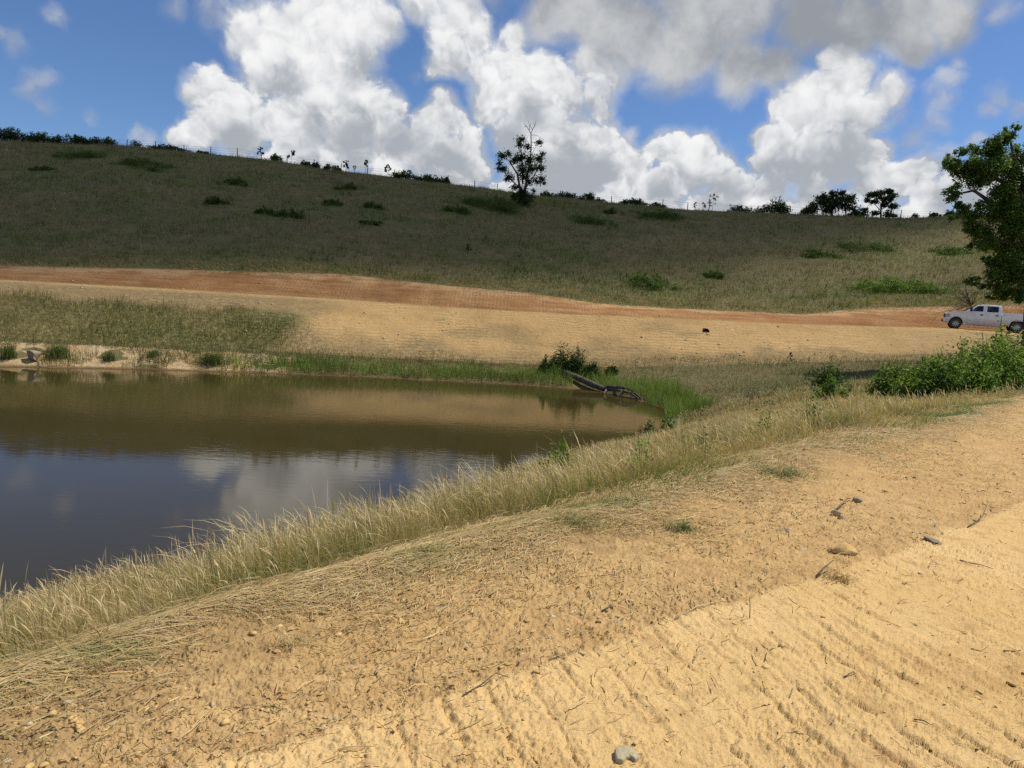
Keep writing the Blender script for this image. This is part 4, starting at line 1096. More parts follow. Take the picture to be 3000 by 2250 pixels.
bramble('smaller left bramble of the close pair mid hill', -28.7, 80.1, 2.1, .75)
bramble('larger right bramble of the close pair mid hill', -25.8, 79.5, 2.9, 1.0)
bramble('dark bramble above and right of the close pair mid hill', -23.2, 87.6, 2.1, .8)
bramble('large green bramble thicket spreading left from the foot of the lone tree', -4.2, 94.4, 7.6, 1.7, n=4200)
bramble('low bramble left of and below the thicket at the lone tree', -8.3, 90.6, 3.9, .8)
bramble('small bramble upslope left, halfway between the close pair and the lone tree', -18.2, 88.0, 2.6, .8)
bramble('green bramble patch on the slope below the ridge brush right of the lone tree', 9.9, 94.7, 6.0, .9)
bramble('bushy bramble just under the ridge, right of the lone tree', 19.8, 102.6, 6.5, 1.3)
bramble('small round bramble just under the ridge brush right of the lone tree', 12.5, 103.4, 1.9, .9)
bramble('thin low bramble mid hill, below left of the lone tree', -16.7, 79.1, 2.3, .45)
bramble('bramble under the ridge left of the long green ridge brush', -23.9, 97.8, 2.9, .9)
bramble('green weed patch on the right hillside below the ridge trees', 42.3, 87.5, 5.8, 1.0, MID_LEAF)
bramble('green weed patch on the right hillside, left of the one below the ridge trees', 35.3, 83.7, 4.0, 1.0, MID_LEAF)
bramble('green weed patch on the right hillside beside the overhanging tree', 51.8, 85.4, 4.4, .9, MID_LEAF)
bramble('large bright green weed patch low on the hillside above the pickup truck', 36.3, 66.8, 7.4, 1.25, FRESH_LEAF * .85, 4200)
bramble('bright green weed patch low on the hill above the bend of the dirt cut', 12.8, 65.6, 4.8, 1.1, MID_LEAF * 1.1, 2000)
bramble('small green weed clump low on the hill between two bright patches', 20.3, 74.2, 1.9, .7, MID_LEAF)
broom('dark dead dock weed standing alone low on the hill, left of centre', -5.1, 71.5, .85, .8, np.array([(.05, .03, .02), (.07, .04, .025)]), 160, .12, name='weed', cat='weed', branches=7, trunk=.015)
broom('thin dark dead weed stalk on the sunny hillside left of the bright weed patch', 29.0, 67.6, .9, .4, np.array([(.06, .045, .03)]), 60, .1, name='weed', cat='weed', branches=5, trunk=.015)

# ---------------------------------------------------------------- round the pond
FS = 'bushes at the head of the pond'
shrub('leafy green bush on the far shore at the root end of the fallen trunk', 2.35, 43.8, 1.35, 1.1, MID_LEAF * .8, 1900, .13, group=FS, spiky=.35, ragged=.3)
shrub('tall narrow bush on the far shore, middle one behind the fallen trunk', 3.05, 44.0, .55, 1.9, MID_LEAF * .7, 1300, .12, group=FS, spiky=.2, depth=.7)
shrub('tallest dense bush on the far shore behind the fallen trunk', 3.95, 43.5, 1.1, 1.75, MID_LEAF * .75, 2600, .12, group=FS, spiky=.25)
shrub('bush on the far shore, right of the tallest one behind the fallen trunk', 4.8, 42.9, .8, 1.3, MID_LEAF * .75, 2000, .12, group=FS, spiky=.3)
shrub('small rounded bush on the far shore, rightmost behind the fallen trunk', 6.1, 43.4, .8, .75, MID_LEAF * .8, 800, .12, group=FS)
shrub('young leafy tree in the meadow, alone right of the pond head', 14.4, 32.5, 1.0, 1.75, MID_LEAF * .85, 2000, .12, cat='young tree', name='young_tree', spiky=.2, depth=1.0, ragged=.3)
BG = 'bushes of the thicket by the dirt road at right'
TH = np.concatenate([FRESH_LEAF * 1.45, FRESH_LEAF * 1.2, MID_LEAF * 1.2])
shrub('near left bush of the big green thicket at the right edge', 12.2, 20.9, 1.6, 1.5, TH, 6000, .085, group=BG, spiky=.2, depth=1.3)
shrub('low leafy skirt of the big thicket, reaching toward the meadow', 12.3, 22.6, 1.5, 1.2, TH * .9, 3800, .085, group=BG, spiky=.25)
shrub('second bush of the big green thicket, right of the near left one', 13.4, 21.0, 1.9, 1.8, TH, 6500, .085, group=BG, spiky=.25, depth=1.4)
shrub('tall middle bush of the big green thicket below the pickup truck', 14.9, 22.0, 2.4, 2.25, TH, 9500, .09, group=BG, spiky=.22, depth=1.8)
shrub('right-hand bush of the big green thicket, cut by the photo edge', 17.0, 22.4, 2.6, 2.15, TH, 9000, .09, group=BG, spiky=.2, depth=1.8)
shrub('dark-leaved top bush at the back of the thicket under the truck rear wheel', 16.6, 24.6, 2.8, 2.6, MID_LEAF * .8, 8000, .09, group=BG, spiky=.2, depth=1.6)
shrub('outermost bush of the thicket standing beyond the right edge', 19.2, 23.8, 2.4, 1.9, TH * .9, 5000, .09, group=BG, spiky=.2, depth=1.6)
shrub('small pale green bush in front of the left end of the thicket', 11.3, 25.0, 1.2, .85, FRESH_LEAF * .9, 1700, .085, spiky=.2)
WG = dict(name='weed', cat='weed', trunk=.006)
shrub('pale green leafy weed on the dam bank at the pond edge, lower left one', 1.2, 16.2, .6, 1.05, FRESH_LEAF * 1.2, 420, .075, name='weed', cat='weed', spiky=.25)
shrub('leafy weed on the pond bank near the log tip, left of two', 5.4, 27.6, .6, .85, MID_LEAF, 420, .085, name='weed', cat='weed', spiky=.25)
shrub('leafy weed on the pond bank near the log tip, right of two', 6.4, 28.4, .6, .85, FRESH_LEAF * .8, 400, .085, name='weed', cat='weed', spiky=.25)
shrub('bright yellow-green weed rising from the hay mid bank', 1.62, 8.3, .26, .72, FRESH_LEAF * 1.7, 130, .05, name='weed', cat='weed', spiky=.3, stems=2)
shrub('tall dark thistle-like weed in the hay right of centre', 5.0, 11.7, .36, .85, FRESH_LEAF, 170, .05, name='weed', cat='weed', spiky=.3, stems=3)
shrub('second thistle-like weed in the hay, shorter and farther left', 4.35, 11.9, .32, .70, FRESH_LEAF * .9, 140, .05, name='weed', cat='weed', spiky=.3, stems=2)
shrub('small dark green weed in the dry hay, left of the thistle-like pair', 2.9, 10.2, .26, .62, FRESH_LEAF * .8, 80, .045, name='weed', cat='weed', spiky=.3, stems=2)
broom('dead grey-purple weed clump at the water-grass edge by the pond head', 10.3, 30.4, .6, .6, np.array([(.10, .085, .09), (.14, .11, .11)]), 160, .05, name='weed', cat='weed', crownlow=.2, trunk=.012, branches=12)
broom('brown seeded dock weed at the foot of the graded bank, right side', 17.2, 44.1, .8, .5, np.array([(.10, .07, .04), (.06, .08, .03)]), 120, .08, name='weed', cat='weed', crownlow=.3, trunk=.012)
# bare twiggy shrub under the tree
e = empty('bare_shrub', (38.3, 60.5, gz(38.3, 60.5)))
runs = []
for k in range(16):
    a = math.pi + rng.normal(0, .75); L_ = rng.uniform(1.2, 3.6); el = rng.uniform(.25, 1.1)
    p = [Vector((0, 0, 0))]; d = Vector((math.cos(a) * math.cos(el), math.sin(a) * math.cos(el), math.sin(el)))
    for q in range(4):
        d = (d + Vector(rng.normal(0, .16, 3))).normalized(); p.append(p[-1] + d * L_ / 4)
    runs.append((p, [.03, .024, .018, .012, .006]))
    for q in (1, 2, 3):
        d2 = (d + Vector(rng.normal(0, .55, 3))).normalized(); runs.append(([p[q], p[q] + d2 * .4, p[q] + d2 * .4 + (d2 + Vector((0, 0, .3))) * .35], [.014, .01, .005]))
tubes('branches', runs, M_BARK, parent=e, sides=4)
tag(e, 'leafless twiggy shrub under the overhanging tree, left of the truck cab', 'shrub')

# rush tufts at the clay bank on the left
RUSH = 'rush tufts on the clay bank'
for lab, x, y, w, h in [('dark green rush tuft on the clay bank just left of the grey rock', -26.3, 36.7, .5, .95), ('wide rush tuft on the clay bank at the very left edge', -27.6, 36.4, .8, .7),
                        ('small rush tuft at the waterline right of the clay hump', -22.0, 38.3, .5, .6), ('low round tuft on the clay face, between hump and rush bed', -20.2, 39.6, .5, .45),
                        ('dark rush bed at the waterline, left end of the bright water grass', -16.9, 39.6, 1.2, .95), ('bushy rush tuft right of the grey rock', -24.3, 37.6, .9, .9)]:
    n = int(160 + 240 * w)
    P = np.stack([rng.normal(0, w * .28, n), rng.normal(0, .18, n), np.zeros(n)], 1)
    o = blades('rush_tuft', P, rng.uniform(.5, 1, n) * h, rng.uniform(0, 6.28, n), np.abs(rng.normal(.22, .18, n)), np.full(n, .02), pal(n, (.06, .09, .02), (.10, .13, .03)), pal(n, (.08, .13, .025), (.16, .17, .05)), 3, BLADE, .2)
    o.location = (x, y, gz(x, y))
    tag(o, lab, 'grass tuft', RUSH)

# ---------------------------------------------------------------- fence on the ridge
M_POST = bark_material("fence_post_wood", (.05, .042, .035), (.11, .09, .07), 12.0)
k = Nodes("fence_wire"); M_WIRE = k.done(k.pbr((.16, .15, .14), .5, .8))
fx = [-93.5, -88.3, -83.2, -78.2, -73.3, -68.4, -63.4, -58.6, -54.0, -49.3, -45.3, -40.8, -36.2, -31.6, -27.0, -22.4, -17.8, -13.1, -8.5, -4.6, 1.6, 6.3, 10.8, 15.2, 20.1, 24.1, 28.4, 32.1, 36.8, 41.4, 46.0, 50.7, 55.5, 60.3, 65.0, 70.0, 75.0, 80.0, 86.0]
fe = empty('fence', (fx[0], 125.2, gz(fx[0], 125.2)))
tag(fe, 'weathered wire fence on wooden posts running along the top of the hill', 'fence')
tops = []
for x in fx:
    y = 125.2 + rng.uniform(-.2, .2); z = gz(x, y); h = rng.uniform(1.1, 1.5); ln = rng.normal(0, .05, 2)
    p = Vector((x, y, z)) - fe.location
    tubes('post', [([p + Vector((0, 0, -.3)), p + Vector((ln[0] * .5, 0, h * .5)), p + Vector((ln[0], ln[1], h))], [.075, .07, .062])], M_POST, parent=fe, sides=7)
    tops.append((p, h))
for f in (.35, .62, .9):
    run = []
    for (p, h), (p2, h2) in zip(tops[:-1], tops[1:]):
        a, b = p + Vector((0, -.07, h * f)), p2 + Vector((0, -.07, h2 * f))
        run += [a, (a + b) / 2 - Vector((0, 0, .04))]
    run.append(tops[-1][0] + Vector((0, -.07, tops[-1][1] * f)))
    tubes('wire', [(run, [.011] * len(run))], M_WIRE, parent=fe, sides=4)

# ---------------------------------------------------------------- fallen trunk at the head of the pond
lg = empty('fallen_trunk', (3.1, 43.2, .35))
tag(lg, 'bleached fallen tree trunk lying from the far shore into the pond with gnarled root end', 'log')
def L3(pts): return [Vector(p) - lg.location for p in pts]
tubes('trunk', [(L3([(2.2, 44.0, .95), (3.1, 43.2, .75), (4.0, 42.0, .52), (4.7, 40.9, .33), (5.3, 40.0, .20)]), [.11, .15, .175, .185, .15])], M_DEAD, parent=lg, sides=9)
br = [[(5.3, 40.0, .20), (5.7, 39.5, .28), (6.1, 38.8, .33), (6.45, 38.2, .30), (6.75, 37.7, .14), (6.8, 37.5, -.05)], [(5.2, 40.1, .2), (5.5, 39.8, .42), (5.9, 39.3, .45), (6.2, 39.0, .36)], [(5.7, 39.5, .28), (5.75, 39.3, .08), (5.9, 39.0, -.06)],
      [(6.1, 38.8, .33), (6.0, 38.6, .1), (6.05, 38.4, -.06)], [(5.9, 39.3, .45), (6.3, 38.9, .5), (6.65, 38.3, .4)], [(6.45, 38.2, .3), (6.75, 38.1, .28), (6.95, 37.7, .12), (7.0, 37.5, -.05)], [(5.4, 39.8, .22), (5.2, 39.5, .05), (5.15, 39.3, -.08)]]
for b in br:
    tubes('branch', [(L3(b), list(np.linspace(.105, .04, len(b))))], M_DEAD, parent=lg, sides=6)

# ---------------------------------------------------------------- drain pipe end showing black in the graded bank
pl = empty('culvert_pipe', (13.3, 49.75, gz(13.3, 49.75) - .02))
tag(pl, 'black drain pipe end sticking out of the tan graded bank', 'drain pipe')
k = Nodes("black_plastic"); M_PIPE = k.done(k.pbr((.012, .012, .013), .45, spec=.4))
def ring_pipe(ro, ri, L_, ribs):
    V, F = [], []; S = 28; n = ribs * 4 + 1
    prof = [(-L_ * i / (n - 1), ro + (.02 if i % 4 in (0, 1) else 0)) for i in range(n)]
    prof = [(0.0, ri)] + prof + [(-L_, ri)]
    for (yy, r) in prof:
        for s in range(S): V.append((r * math.cos(2 * math.pi * s / S), -yy, r * math.sin(2 * math.pi * s / S)))
    m_ = len(prof)
    for i in range(m_):
        for s in range(S):
            j = (i + 1) % m_; s2 = (s + 1) % S
            F.append((i * S + s, i * S + s2, j * S + s2, j * S + s))
    return V, F
V, F = ring_pipe(.21, .185, 1.6, 6)
o = make_mesh('pipe_wall', V, [i for f in F for i in f], [4] * len(F), M_PIPE, smooth=True, parent=pl); o.location = (0, -.14, 0)
V = [(.185 * math.cos(2 * math.pi * s / 24), 1.2, .185 * math.sin(2 * math.pi * s / 24)) for s in range(24)]
o = make_mesh('pipe_plug', V, list(range(24)), [24], M_PIPE, parent=pl); o.location = (0, -.14, 0)

# ---------------------------------------------------------------- stones, clods, sticks
def stone_material(name, a, b, cc):
    k = Nodes(name); P = k.n('ShaderNodeTexCoord').outputs['Object']
    n1, n2 = k.noise(P, 9, 6, .65), k.noise(P, 45, 5, .7)
    c = k.mix(k.smooth(n1, .35, .65), a, b); c = k.mix(k.math('MULTIPLY', k.smooth(n2, .5, .7), .6), c, cc)
    return k.done(k.pbr(c, .9, normal=k.bump(k.math('ADD', n1, n2), .7, .01), spec=.2))
M_STONE = stone_material("pale_limestone", (.42, .35, .22), (.52, .43, .28), (.30, .25, .17))
M_GREYSTONE = stone_material("grey_rock", (.25, .205, .135), (.35, .29, .20), (.14, .11, .075))
M_FLATSTONE = stone_material("flat_stone", (.40, .34, .20), (.47, .40, .25), (.30, .26, .17))
M_CLOD = stone_material("earth_clod", (.52, .335, .125), (.62, .425, .18), (.36, .22, .085))

k = Nodes('pale_straw'); M_STRAW = k.done(k.pbr((.55, .42, .20), .7))

def rock_verts(seed, sub=2, sharp=.25):
    r_ = np.random.default_rng(seed)
    bm = bmesh.new(); bmesh.ops.create_icosphere(bm, subdivisions=sub, radius=1.0)
    nd = 9 if sub > 1 else 12
    dirs = r_.normal(0, 1, (nd, 3)); dirs /= np.linalg.norm(dirs, axis=1, keepdims=True); off = r_.uniform(.34, .82, nd)
    co = np.array([v.co for v in bm.verts])
    for d, o_ in zip(dirs, off):
        e_ = co @ d - o_
        co = co - np.maximum(e_, 0)[:, None] * d
    q = fbm(co[:, 0] * 3 + seed, co[:, 1] * 3 + co[:, 2] * 2, 4, seed)
    co = co * (1 + (.05 + sharp * .25) * q + r_.normal(0, sharp * .10, len(co)))[:, None] / .8
    F = np.array([[v.index for v in f.verts] for f in bm.faces]); bm.free()
    return co, F

def rock(name, label, x, y, size, seed, mat, sink=.3, rz=0.0, cat='rock', group=None, sub=3, tilt=(0, 0)):
    co, F = rock_verts(seed, sub, .9 if mat is M_CLOD else .4)
    o = make_mesh(name, co * np.array(size) * .5, F.ravel(), np.full(len(F), 3), mat)
    o.location = (x, y, float(surface(x, y)[0]) + size[2] * (.5 - sink)); o.rotation_euler = (tilt[0], tilt[1], rz)
    tag(o, label, cat, group)
    return o
rock('rock', 'squarish grey rock on the clay bank at the waterline, far left', -25.2, 37.0, (.75, .6, .75), 3, M_GREYSTONE, .25, .4, tilt=(.2, .25))
def slab(label, x, y, size, thick, outline, mat, rz=0.0):
    """broken flat stone: an angular outline with a chipped rim and an uneven top"""
    r_ = np.random.default_rng(5); V, F = [], []
    pts = np.array(outline, float); P = []
    for a, b in zip(pts, np.roll(pts, -1, 0)):
        for q in range(4): P.append(a + (b - a) * q / 4 + r_.normal(0, .012, 2))
    P = np.array(P); n = len(P); rings = [(1.0, 0.0), (1.03, .55), (.97, .92), (.88, 1.0), (.55, 1.06), (.25, 1.03)]
    for s_, h_ in rings:
        for p in P: V.append((p[0] * s_ * size, p[1] * s_ * size, thick * (h_ + r_.normal(0, .05))))
    V.append((0, 0, thick * 1.02))
    for i in range(len(rings) - 1):
        for j in range(n): F.append((i * n + j, i * n + (j + 1) % n, (i + 1) * n + (j + 1) % n, (i + 1) * n + j))
    for j in range(n): F.append(((len(rings) - 1) * n + j, (len(rings) - 1) * n + (j + 1) % n, len(rings) * n))
    o = make_mesh('rock', V, [i for f in F for i in f], [len(f) for f in F], mat)
    o.location = (x, y, float(surface(x, y)[0]) - .002); o.rotation_euler = (.03, -.04, rz)
    tag(o, label, 'rock')
slab('flat pale grey stone with dark broken edge on the dirt at the bottom', .48, 2.31, .040, .020, [(-1, .55), (-.55, .95), (.1, 1.05), (.7, .6), (1.0, 0), (.95, -.35), (.6, -.7), (.25, -.4), (-.15, -.5), (-.5, -.95), (-1.05, -.8)], M_FLATSTONE)
STONES = [('pale lump of limestone in the loose dirt, larger of two beside a broken root', 2.66, 5.57, (.10, .08, .06), 11, M_STONE),
          ('second pale stone touching the larger lump beside a broken root', 2.67, 5.48, (.055, .05, .05), 12, M_STONE),
          ('big crumbling earth clod with a dark hollow under it, above the packed track', 2.28, 4.66, (.18, .13, .085), 13, M_CLOD),
          ('small tilted slab in the loose dirt, left of the crumbling clod', 2.05, 4.68, (.06, .04, .02), 14, M_STONE),
          ('small pale slab standing in the dirt at the edge of the hay', 2.08, 5.05, (.06, .04, .05), 15, M_STONE),
          ('grey flat stone on the edge of the packed track, far right', 3.10, 5.00, (.13, .06, .03), 16, M_GREYSTONE),
          ('grey rounded stone beside a root in the loose dirt, right side', 3.05, 6.02, (.10, .08, .06), 17, M_GREYSTONE),
          ('long pale slab of dry earth near the lower left, largest slab there', -1.45, 2.33, (.085, .03, .014), 19, M_CLOD),
          ('thin slab of dry earth by the hay at lower left', -1.18, 2.55, (.13, .035, .012), 20, M_CLOD)]
for lab, x, y, sz, sd_, mt in STONES:
    rock('clod' if mt is M_CLOD else 'rock', lab, x, y, sz, sd_, mt, .3, rng.uniform(0, 3), cat='clod' if mt is M_CLOD else 'rock', tilt=(rng.normal(0, .1), rng.normal(0, .1)))

# small stones and crumbs of earth nobody could count
def crumbs(name, n, x, y, size, mat, flat=.62):
    z = surface(x, y); V, F, off = [], [], 0
    for p in range(8):
        co, f = rock_verts(200 + p, 1, .5)
        i = np.arange(p, n, 8); m_ = len(i)
        a = rng.uniform(0, 6.28, m_); ca, sa = np.cos(a)[:, None], np.sin(a)[:, None]
        s = size[i][:, None] * np.stack([rng.uniform(.7, 1.3, m_), rng.uniform(.6, 1.1, m_), rng.uniform(.35, .8, m_) * flat], 1) * .5
        c = co[None] * s[:, None]
        X_, Y_, Z_ = c[..., 0] * ca - c[..., 1] * sa, c[..., 0] * sa + c[..., 1] * ca, c[..., 2]
        X_ = X_ + x[i][:, None]; Y_ = Y_ + y[i][:, None]; Z_ = Z_ + (z[i] + s[:, 2] * rng.uniform(-.2, .5, m_))[:, None]
        V.append(np.stack([X_, Y_, Z_], -1).reshape(-1, 3)); F.append((f[None] + (np.arange(m_) * len(co))[:, None, None] + off).reshape(-1, 3)); off += m_ * len(co)
    F = np.concatenate(F)
    o = make_mesh(name, np.concatenate(V), F.ravel(), np.full(len(F), 3), mat)
    tag(o, kind='stuff')
n0 = 60000
yy = np.exp(rng.uniform(math.log(1.9), math.log(16), n0)); xx = yy * rng.uniform(-.9, .9, n0)
_, s_, _ = ground(xx, yy); sd_ = side_of_track(xx, yy)
pr = np.where(sd_ > .03, .14, np.where(sd_ > -.25, 1.0, .7)) * np.clip(.75 + .8 * fbm(xx * 1.3, yy * 1.3, 3, 95), .1, 1)
ok = (s_ == 0) & (rng.random(n0) < pr)
xx, yy = xx[ok], yy[ok]; n0 = len(xx); print('crumbs', n0)
sz = np.minimum(.005 + .0055 * rng.pareto(2.4, n0), .036) * np.clip(.85 + .13 * yy, 1, 2.6)
h_ = n0 * 5 // 6
crumbs('dirt_crumbs', h_, xx[:h_], yy[:h_], sz[:h_], M_CLOD)
crumbs('gravel', n0 - h_, xx[h_:], yy[h_:], sz[h_:], M_STONE)
# stones shed on the graded bank and the cut
x, y, z, s, t = scatter(9000, -48, 45, 43, 62, lambda x, y, z, s, t: ((s == 4) & (t > .15)) | (s == 6))
def crumbs_far():
    m_ = min(len(x), 2600); protos = [rock_verts(300 + k, 1, .5) for k in range(6)]; V, F, off = [], [], 0
    for i in range(m_):
        co, f = protos[i % 6]; r = min(.035 + .03 * rng.pareto(2.5), .22) * .5
        V.append(co * np.array([r * 1.3, r, r * .7]) + np.array([x[i], y[i], z[i] + .2 * r])); F.append(f + off); off += len(co)
    o = make_mesh('bank_stones', np.concatenate(V), np.concatenate(F).ravel(), np.full(sum(len(f) for f in F), 3), M_STONE)
    tag(o, kind='stuff')
crumbs_far()

def stick(label, pts, r, mat=None, name='stick'):
    r *= .68
    P = [(px, py, float(surface(px, py)[0]) + r * .7 + dz) for px, py, dz in pts]
    o0 = Vector(P[0]); o = tubes(name, [([Vector(p) - o0 for p in P], list(np.linspace(r, r * .45, len(P))))], mat or M_TWIG, sides=6)
    o.location = o0
    tag(o, label, 'stick')

stick('dark straight stick lying in the dirt at the lower left', [(-1.489, 2.117, 0), (-1.488, 2.151, 0), (-1.485, 2.187, 0)], .004)
stick('long weathered twig half buried in the dirt at the lower left, above the straight stick', [(-1.583, 2.248, 0), (-1.531, 2.284, 0), (-1.478, 2.297, 0)], .004)
stick('short dark twig at the lower left, left of the long weathered one', [(-1.632, 2.264, 0), (-1.620, 2.293, 0)], .004)
stick('short twig in the dirt right of the lower left slab', [(-0.903, 2.387, 0), (-0.868, 2.406, 0)], .003)
stick('curved dark twig in loose dirt at bottom centre', [(-0.120, 2.634, 0), (-0.050, 2.715, .012), (0.004, 2.778, .018), (0.058, 2.787, .004)], .006)
stick('pale bent straw stalk on the packed track', [(1.227, 2.766, .004), (1.278, 2.843, .02), (1.299, 2.826, .018), (1.309, 2.732, .01), (1.317, 2.640, 0)], .0035, M_STRAW)
stick('long thin stick lying along the track edge at bottom centre', [(0.236, 2.960, .004), (0.313, 3.031, .006), (0.392, 3.094, .01)], .0035)
stick('pale thin stick lying along the track edge, centre', [(0.898, 3.452, .005), (1.046, 3.572, .012), (1.234, 3.713, .005)], .005, M_STRAW)
stick('dark bark piece in the loose dirt, centre', [(0.541, 3.511, .004), (0.579, 3.556, .008), (0.609, 3.574, .004)], .009)
stick('thin stub standing upright in the packed track', [(1.303, 3.511, 0), (1.300, 3.513, .06), (1.292, 3.515, .11)], .004)
stick('small brown twig on the packed track, right of the bent straw', [(1.534, 2.949, .003), (1.588, 2.982, .008), (1.630, 2.995, .004)], .004)
stick('dark twig lying across the cleat marks, upper right', [(3.073, 4.605, .004), (3.113, 4.578, .006), (3.166, 4.531, .01), (3.204, 4.462, .004)], .006)
stick('dark forked twig at the right edge of the track', [(2.473, 3.291, .004), (2.518, 3.301, .012), (2.560, 3.297, .006)], .006)
stick('brown root sticking out of the loose dirt at the far right edge of the track', [(3.625, 5.397, 0), (3.794, 5.535, .02), (3.917, 5.659, .04), (4.042, 5.816, .10)], .008)
stick('twig caught in a cleat print at the lower right', [(1.677, 2.652, .004), (1.709, 2.638, .01), (1.727, 2.617, .004)], .0045)
stick('broken brown stick on the track edge beside the dried tuft', [(1.907, 4.127, .005), (1.982, 4.204, .03), (2.079, 4.294, .05)], .011)
stick('broken root with splintered end beside the limestone lumps', [(2.68, 5.62, .005), (2.78, 5.75, .02), (2.93, 5.93, .035), (3.02, 6.06, .01)], .013)
# dried root tuft on the track edge
def tuft(name, label, cat, x, y, n, h, lean, col, w=.004, spread=.03):
    P = np.stack([rng.normal(0, spread, n), rng.normal(0, spread * .7, n), np.full(n, -.005)], 1)
    o = blades(name, P, rng.uniform(.4, 1, n) * h, rng.uniform(0, 6.28, n), np.abs(rng.normal(lean, .5, n)), np.full(n, w), pal(n, *col), pal(n, *col), 4, BLADE, .5)
    o.location = (x, y, float(surface(x, y)[0])); tag(o, label, cat)
tuft('dried_tuft', 'brown dried root tuft torn up on the edge of the packed track', 'dried tuft', 2.03, 4.13, 150, .10, 1.0, [BROWN, (.13, .09, .05), TAN], .004, .05)
tuft('grass_tuft', 'isolated dark green grass tuft on bare dirt below the hay, right of centre', 'grass tuft', 1.30, 4.95, 110, .16, 1.6, [GREEN, (.06, .11, .03), OLIVE], .006, .07)
tuft('grass_tuft', 'green grass tuft flattened on the hay edge, left of the isolated dark one', 'grass tuft', .55, 4.95, 160, .20, 1.7, [GREEN, OLIVE, TAN], .006, .10)
tuft('grass_tuft', 'sparse pale tuft of uprooted straw at the lower left edge of the hay', 'straw tuft', -.92, 2.98, 60, .12, 1.1, [PALE, TAN, OLIVE], .0035, .035)
tuft('grass_tuft', 'small flattened green tuft in the combed hay at the right', 'grass tuft', 2.75, 6.9, 130, .22, 1.8, [GREEN, OLIVE], .007, .12)

